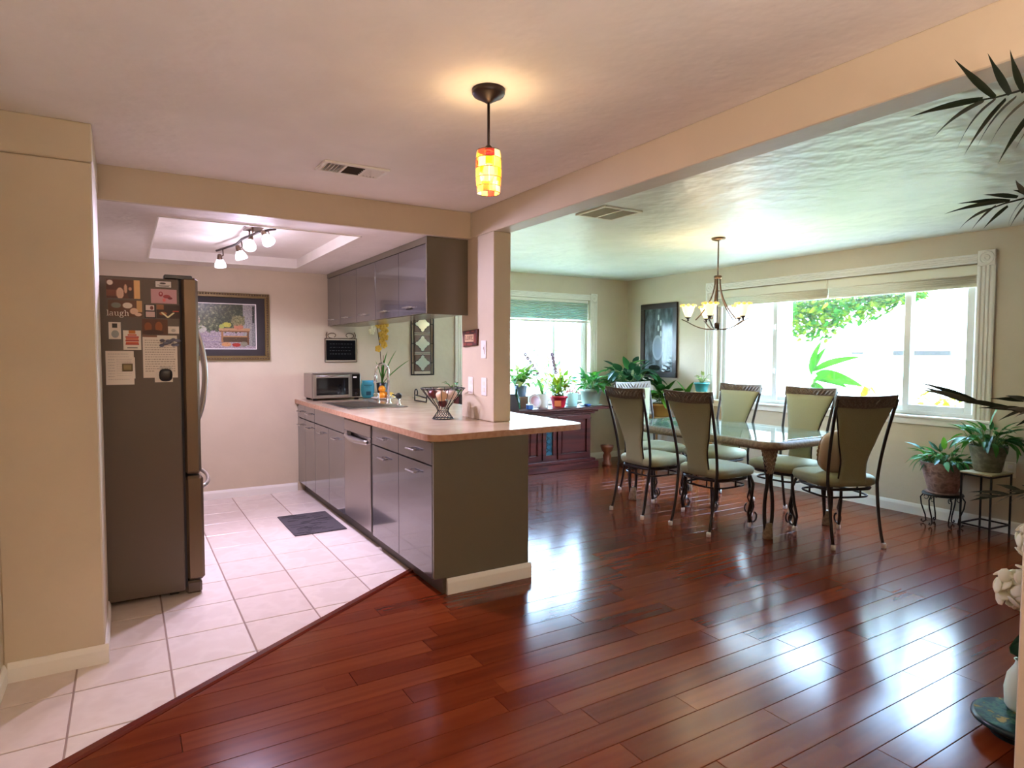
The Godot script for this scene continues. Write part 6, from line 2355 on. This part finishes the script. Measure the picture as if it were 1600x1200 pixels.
# ---------------------------------------------------------------- plants and vase at the right
func build_right_plants() -> void:
	var s: SurfaceTool
	# low scrolled iron stand with a stone pot
	var a := thing("scroll_plant_stand", "low round black iron plant stand with scrolled legs", "plant stand", V(5.79, 0, -2.60))
	s = S(true)
	lathe(s, [Vector2(0, 0.255), Vector2(0.145, 0.255), Vector2(0.15, 0.262), Vector2(0.145, 0.272), Vector2(0, 0.272)], Vector3.ZERO, 28)
	obj("top", s, M.black_iron, a)
	for k in 6:
		var an := TAU * (k + 0.2) / 6
		var d := V(cos(an), 0, sin(an))
		s = S(true)
		tube(s, [d * 0.13 + V(0, 0.258, 0), d * 0.155 + V(0, 0.22, 0), d * 0.148 + V(0, 0.16, 0), d * 0.118 + V(0, 0.07, 0), d * 0.112 + V(0, 0.025, 0), d * 0.13 + V(0, 0.008, 0), d * 0.148 + V(0, 0.018, 0), d * 0.14 + V(0, 0.03, 0)], 0.006, 6)
		var l := obj("leg", s, M.black_iron, a)
		s = S(true)
		var q: Array = []
		for i in 12:
			var b := TAU * i / 11.0 * 0.9
			q.append(d * (0.115 + 0.016 * cos(b)) + V(0, 0.225 + 0.018 * sin(b), 0))
		tube(s, q, 0.0035, 5)
		obj("scroll", s, M.black_iron, l)
	var p := thing("potted_peace_lily", "green leafy plant in a pinkish stone pot on low stand", "plant", V(5.79, 0.2725, -2.60))
	var m := mat("stone_pot", C8(176, 152, 148), 0.8)
	tri_tex(m, mottled(256, 0.02, 91, [C8(170, 160, 160), C8(255, 245, 240), C8(206, 190, 186)]), 2.5)
	pot(p, V(0, 0.012, 0), 0.105, 0.172, 0.25, m, 0.0, 28)
	s = S(true)
	lathe(s, [Vector2(0, 0), Vector2(0.12, 0), Vector2(0.13, 0.011), Vector2(0.1, 0.0115), Vector2(0, 0.0115)], Vector3.ZERO, 24)
	obj("saucer", s, m, p)
	clump(p, V(0, 0.235, 0), 84, "lance", [M.leaf_mid, M.leaf_dark, M.leaf_dark], 0.08, 0.13, 0.30, -12, 65, 0.04, 0.12, 81, 0.13)
	put_leaf(p, "lance", M.leaf_light, V(0.0, 0.36, 0.0), V(-0.3, 0.9, 0.1), 0.13, 0.045, 0.15)
	# tall square iron stand
	var b := thing("square_plant_stand", "tall square black iron plant stand with stone top", "plant stand", V(5.72, 0, -2.265), -0.10)
	s = S()
	for sx in [-0.135, 0.135]:
		for sz in [-0.105, 0.105]:
			bx(s, V(sx, 0.25, sz), V(0.012, 0.50, 0.012), 0.001)
	obj("legs", s, M.black_iron, b)
	for y in [0.10, 0.488]:
		for e in [[V(0, y, 0.105), V(0.258, 0.012, 0.012)], [V(0, y, -0.105), V(0.258, 0.012, 0.012)], [V(0.135, y, 0), V(0.012, 0.012, 0.198)], [V(-0.135, y, 0), V(0.012, 0.012, 0.198)]]:
			s = S()
			bx(s, e[0], e[1], 0.001)
			obj("rail", s, M.black_iron, b)
	mat("stand_stone", C8(176, 164, 130), 0.4)
	s = S()
	bx(s, V(0, 0.505, 0), V(0.29, 0.012, 0.23), 0.002)
	obj("top", s, M.stand_stone, b)
	var c := thing("potted_peace_lily", "taller green plant in a grey stone pot on square stand", "plant", V(5.75, 0.512, -2.27))
	m = mat("grey_pot", C8(138, 138, 124), 0.8)
	tri_tex(m, mottled(256, 0.03, 92, [C8(190, 190, 180), C8(255, 255, 248)]), 2.5)
	pot(c, Vector3.ZERO, 0.09, 0.128, 0.2, m, 0.0, 28)
	clump(c, V(0, 0.19, 0), 80, "lance", [M.leaf_mid, M.leaf_dark, M.leaf_dark], 0.09, 0.16, 0.28, -15, 65, 0.06, 0.17, 82, 0.1)
	put_leaf(c, "strap", M.leaf_mid, V(0.02, 0.36, 0.0), V(0.1, 0.95, 0.15), 0.17, 0.05, 0.15)
	# palm in a pot just outside the frame; its fronds reach in
	var pm := thing("potted_palm", "dark green palm fronds reaching in at the right edge", "plant", V(1.86, 0, -0.30))
	mat("palm_pot", C8(96, 74, 56), 0.6)
	pot(pm, Vector3.ZERO, 0.12, 0.16, 0.28, M.palm_pot, 0.006)
	s = S(true)
	for k in 3:
		tube(s, [V(0.03 * k - 0.03, 0.25, 0.02 * k), V(0.05 * k - 0.05, 0.9, 0.02), V(0.04 * k - 0.04, 1.45, 0.0)], [0.018, 0.015, 0.011], 8)
	obj("trunks", s, M.brown_stem, pm)
	var fr := [
		[[V(2.032, 2.117, -0.699), V(1.976, 2.097, -0.732), V(1.927, 2.080, -0.761), V(1.854, 2.061, -0.781)], 0.019, [[V(1.901, 2.073, -0.765), V(1.709, 2.115, -0.797)], [V(1.933, 2.080, -0.745), V(1.841, 2.163, -0.773)], [V(1.964, 2.086, -0.727), V(1.854, 2.158, -0.734)], [V(1.991, 2.093, -0.710), V(1.939, 2.203, -0.726)], [V(1.873, 2.068, -0.781), V(1.685, 1.995, -0.873)], [V(1.877, 2.063, -0.779), V(1.626, 1.909, -0.806)], [V(1.902, 2.067, -0.764), V(1.663, 1.884, -0.773)], [V(1.924, 2.068, -0.750), V(1.839, 1.924, -0.813)], [V(1.947, 2.073, -0.737), V(1.747, 1.898, -0.765)], [V(1.969, 2.064, -0.723), V(1.772, 1.907, -0.746)], [V(1.988, 2.047, -0.710), V(1.945, 1.913, -0.775)], [V(2.004, 2.031, -0.699), V(1.874, 1.910, -0.726)], [V(2.018, 2.044, -0.692), V(1.964, 1.890, -0.734)]]],
		[[V(2.126, 1.856, -0.721), V(2.067, 1.839, -0.756), V(2.030, 1.829, -0.778), V(1.967, 1.807, -0.792)], 0.014, [[V(2.011, 1.828, -0.778), V(1.813, 1.768, -0.850)], [V(2.023, 1.830, -0.771), V(1.874, 1.804, -0.843)], [V(1.978, 1.808, -0.796), V(1.785, 1.721, -0.807)], [V(1.990, 1.816, -0.790), V(1.908, 1.743, -0.819)], [V(2.018, 1.816, -0.773), V(1.982, 1.757, -0.815)], [V(2.052, 1.830, -0.753), V(1.968, 1.754, -0.763)], [V(2.063, 1.826, -0.746), V(2.017, 1.758, -0.772)], [V(2.040, 1.840, -0.760), V(1.942, 1.834, -0.809)], [V(2.064, 1.844, -0.746), V(1.895, 1.844, -0.732)], [V(2.077, 1.847, -0.739), V(2.030, 1.855, -0.772)], [V(2.072, 1.827, -0.740), V(2.016, 1.764, -0.746)], [V(2.091, 1.837, -0.729), V(1.977, 1.850, -0.724)]]],
		[[V(2.062, 1.257, -0.679), V(2.005, 1.269, -0.715), V(1.935, 1.291, -0.759), V(1.848, 1.302, -0.789)], 0.016, [[V(1.883, 1.296, -0.779), V(1.624, 1.321, -0.815)], [V(1.859, 1.301, -0.794), V(1.782, 1.331, -0.866)], [V(1.895, 1.295, -0.772), V(1.698, 1.341, -0.849)], [V(1.937, 1.288, -0.746), V(1.821, 1.295, -0.814)], [V(1.965, 1.281, -0.728), V(1.876, 1.289, -0.809)], [V(1.994, 1.278, -0.711), V(1.905, 1.278, -0.761)], [V(1.994, 1.301, -0.712), V(1.949, 1.301, -0.772)], [V(2.011, 1.298, -0.701), V(1.878, 1.311, -0.724)], [V(1.994, 1.278, -0.711), V(1.944, 1.245, -0.751)], [V(2.011, 1.275, -0.700), V(1.906, 1.254, -0.712)], [V(2.024, 1.262, -0.691), V(2.012, 1.230, -0.733)], [V(1.979, 1.278, -0.719), V(1.912, 1.276, -0.786)], [V(2.015, 1.270, -0.697), V(1.818, 1.278, -0.706)], [V(2.036, 1.278, -0.685), V(1.859, 1.302, -0.689)]]],
		[[V(2.108, 1.062, -0.688), V(2.049, 1.053, -0.723), V(2.005, 1.044, -0.750), V(1.945, 1.044, -0.763)], 0.014, [[V(1.961, 1.043, -0.764), V(1.814, 1.054, -0.764)], [V(1.978, 1.045, -0.754), V(1.952, 1.021, -0.810)], [V(2.030, 1.057, -0.723), V(1.906, 1.081, -0.748)], [V(2.015, 1.050, -0.732), V(1.937, 1.018, -0.759)], [V(2.037, 1.047, -0.718), V(1.913, 1.036, -0.717)], [V(2.000, 1.048, -0.741), V(1.858, 1.057, -0.789)], [V(2.051, 1.053, -0.710), V(1.918, 1.061, -0.731)], [V(2.073, 1.057, -0.697), V(1.947, 1.082, -0.708)], [V(2.066, 1.047, -0.701), V(1.985, 1.035, -0.723)]]]]
	var start := [V(1.86, 1.45, -0.32), V(1.88, 1.40, -0.30), V(1.84, 1.15, -0.30), V(1.88, 0.85, -0.30)]
	for k in fr.size():
		var f: Array = fr[k]
		var q: Array = [start[k], (start[k] as Vector3).lerp(f[0][0], 0.55) + V(0.0, 0.10, 0.0)]
		q.append_array(f[0])
		var cv := Curve3D.new()
		for i in q.size():
			var dir: Vector3 = ((q[mini(i + 1, q.size() - 1)] as Vector3) - (q[maxi(i - 1, 0)] as Vector3)) * 0.16
			cv.add_point((q[i] as Vector3) - pm.position, -dir, dir)
		var L := cv.get_baked_length()
		s = S(true)
		var rp: Array = []
		var rr: Array = []
		for i in 17:
			rp.append(cv.sample_baked(L * i / 16.0))
			rr.append(lerpf(0.0075, 0.002, i / 16.0))
		tube(s, rp, rr, 6)
		var rachis := obj("frond", s, M.leaf_palm, pm)
		for e in f[2]:
			var a0: Vector3 = (e[0] as Vector3) - pm.position
			var d: Vector3 = (e[1] as Vector3) - (e[0] as Vector3)
			var ln := d.length()
			put_leaf(rachis, "needle", M.leaf_palm, a0, d + V(0, 0.15 * ln, 0), ln * 1.01, f[1], 0.15, 0.9, "leaflet")
	# painted low stand with vase and white flowers behind the wall end
	var d := thing("painted_stand", "low round teal painted stand on the wood floor", "stand", V(2.82, 0, -0.98))
	mat("teal_edge", C8(16, 44, 46), 0.3)
	s = S(true)
	lathe(s, [Vector2(0, 0), Vector2(0.09, 0.0), Vector2(0.09, 0.03), Vector2(0.13, 0.038), Vector2(0.15, 0.052), Vector2(0.148, 0.066), Vector2(0.14, 0.07), Vector2(0, 0.07)], Vector3.ZERO, 32)
	obj("base", s, M.teal_edge, d)
	m = mat("teal_paint", C8(235, 235, 235), 0.6, 0.0, 0.3)
	tri_tex(m, mottled(256, 0.025, 95, [C8(14, 52, 48), C8(24, 82, 68), C8(84, 116, 84), C8(18, 62, 58), C8(176, 146, 52)]), 2.2)
	s = S(true)
	lathe(s, [Vector2(0.14, 0.0705), Vector2(0.12, 0.072), Vector2(0, 0.072)], Vector3.ZERO, 32)
	obj("painted_top", s, m, d)
	var v := thing("flower_vase", "pale celadon vase with big white flowers at right edge", "vase", V(2.88, 0.0725, -1.0))
	mat("celadon", C8(206, 222, 200), 0.3)
	s = S(true)
	lathe(s, [Vector2(0, 0), Vector2(0.04, 0), Vector2(0.05, 0.015), Vector2(0.054, 0.08), Vector2(0.046, 0.13), Vector2(0.024, 0.17), Vector2(0.02, 0.185), Vector2(0.026, 0.192), Vector2(0.02, 0.192), Vector2(0.014, 0.16), Vector2(0, 0.15)], Vector3.ZERO, 22)
	obj("vase", s, M.celadon, v)
	s = S(true)
	for e in [V(-0.02, 0.42, -0.01), V(0.06, 0.58, 0.0), V(0.05, 0.36, 0.06)]:
		tube(s, [V(0, 0.16, 0), V(0, 0.28, 0), e], 0.004, 6)
	obj("stalks", s, M.leaf_dark, v)
	put_leaf(v, "lance", M.leaf_deep, V(0, 0.19, 0), V(-0.35, 0.7, 0.2), 0.14, 0.08, 0.15)
	put_leaf(v, "heart", M.leaf_deep, V(0, 0.2, 0), V(0.5, 0.5, -0.1), 0.15, 0.08, 0.35)
	var g2 := RandomNumberGenerator.new()
	g2.seed = 61
	for e in [V(-0.02, 0.47, -0.01), V(0.07, 0.64, 0.02), V(0.08, 0.40, 0.07)]:
		s = S(true)
		for i in 70:
			var w := acos(1.0 - 2.0 * (i + 0.5) / 70.0)
			var an := i * 2.4
			var dd := V(sin(w) * cos(an), cos(w), sin(w) * sin(an))
			var tilt := V(g2.randf_range(-0.6, 0.6), g2.randf_range(-0.3, 0.9), g2.randf_range(-0.6, 0.6))
			puff(s, e + dd * [0.078, 0.066, 0.054][i % 3], V(0.028, 0.006, 0.024), 1, 1, 8, 5, Basis(Quaternion(Vector3.UP, (dd + tilt).normalized())))
		obj("flower", s, M.petal_white, v)
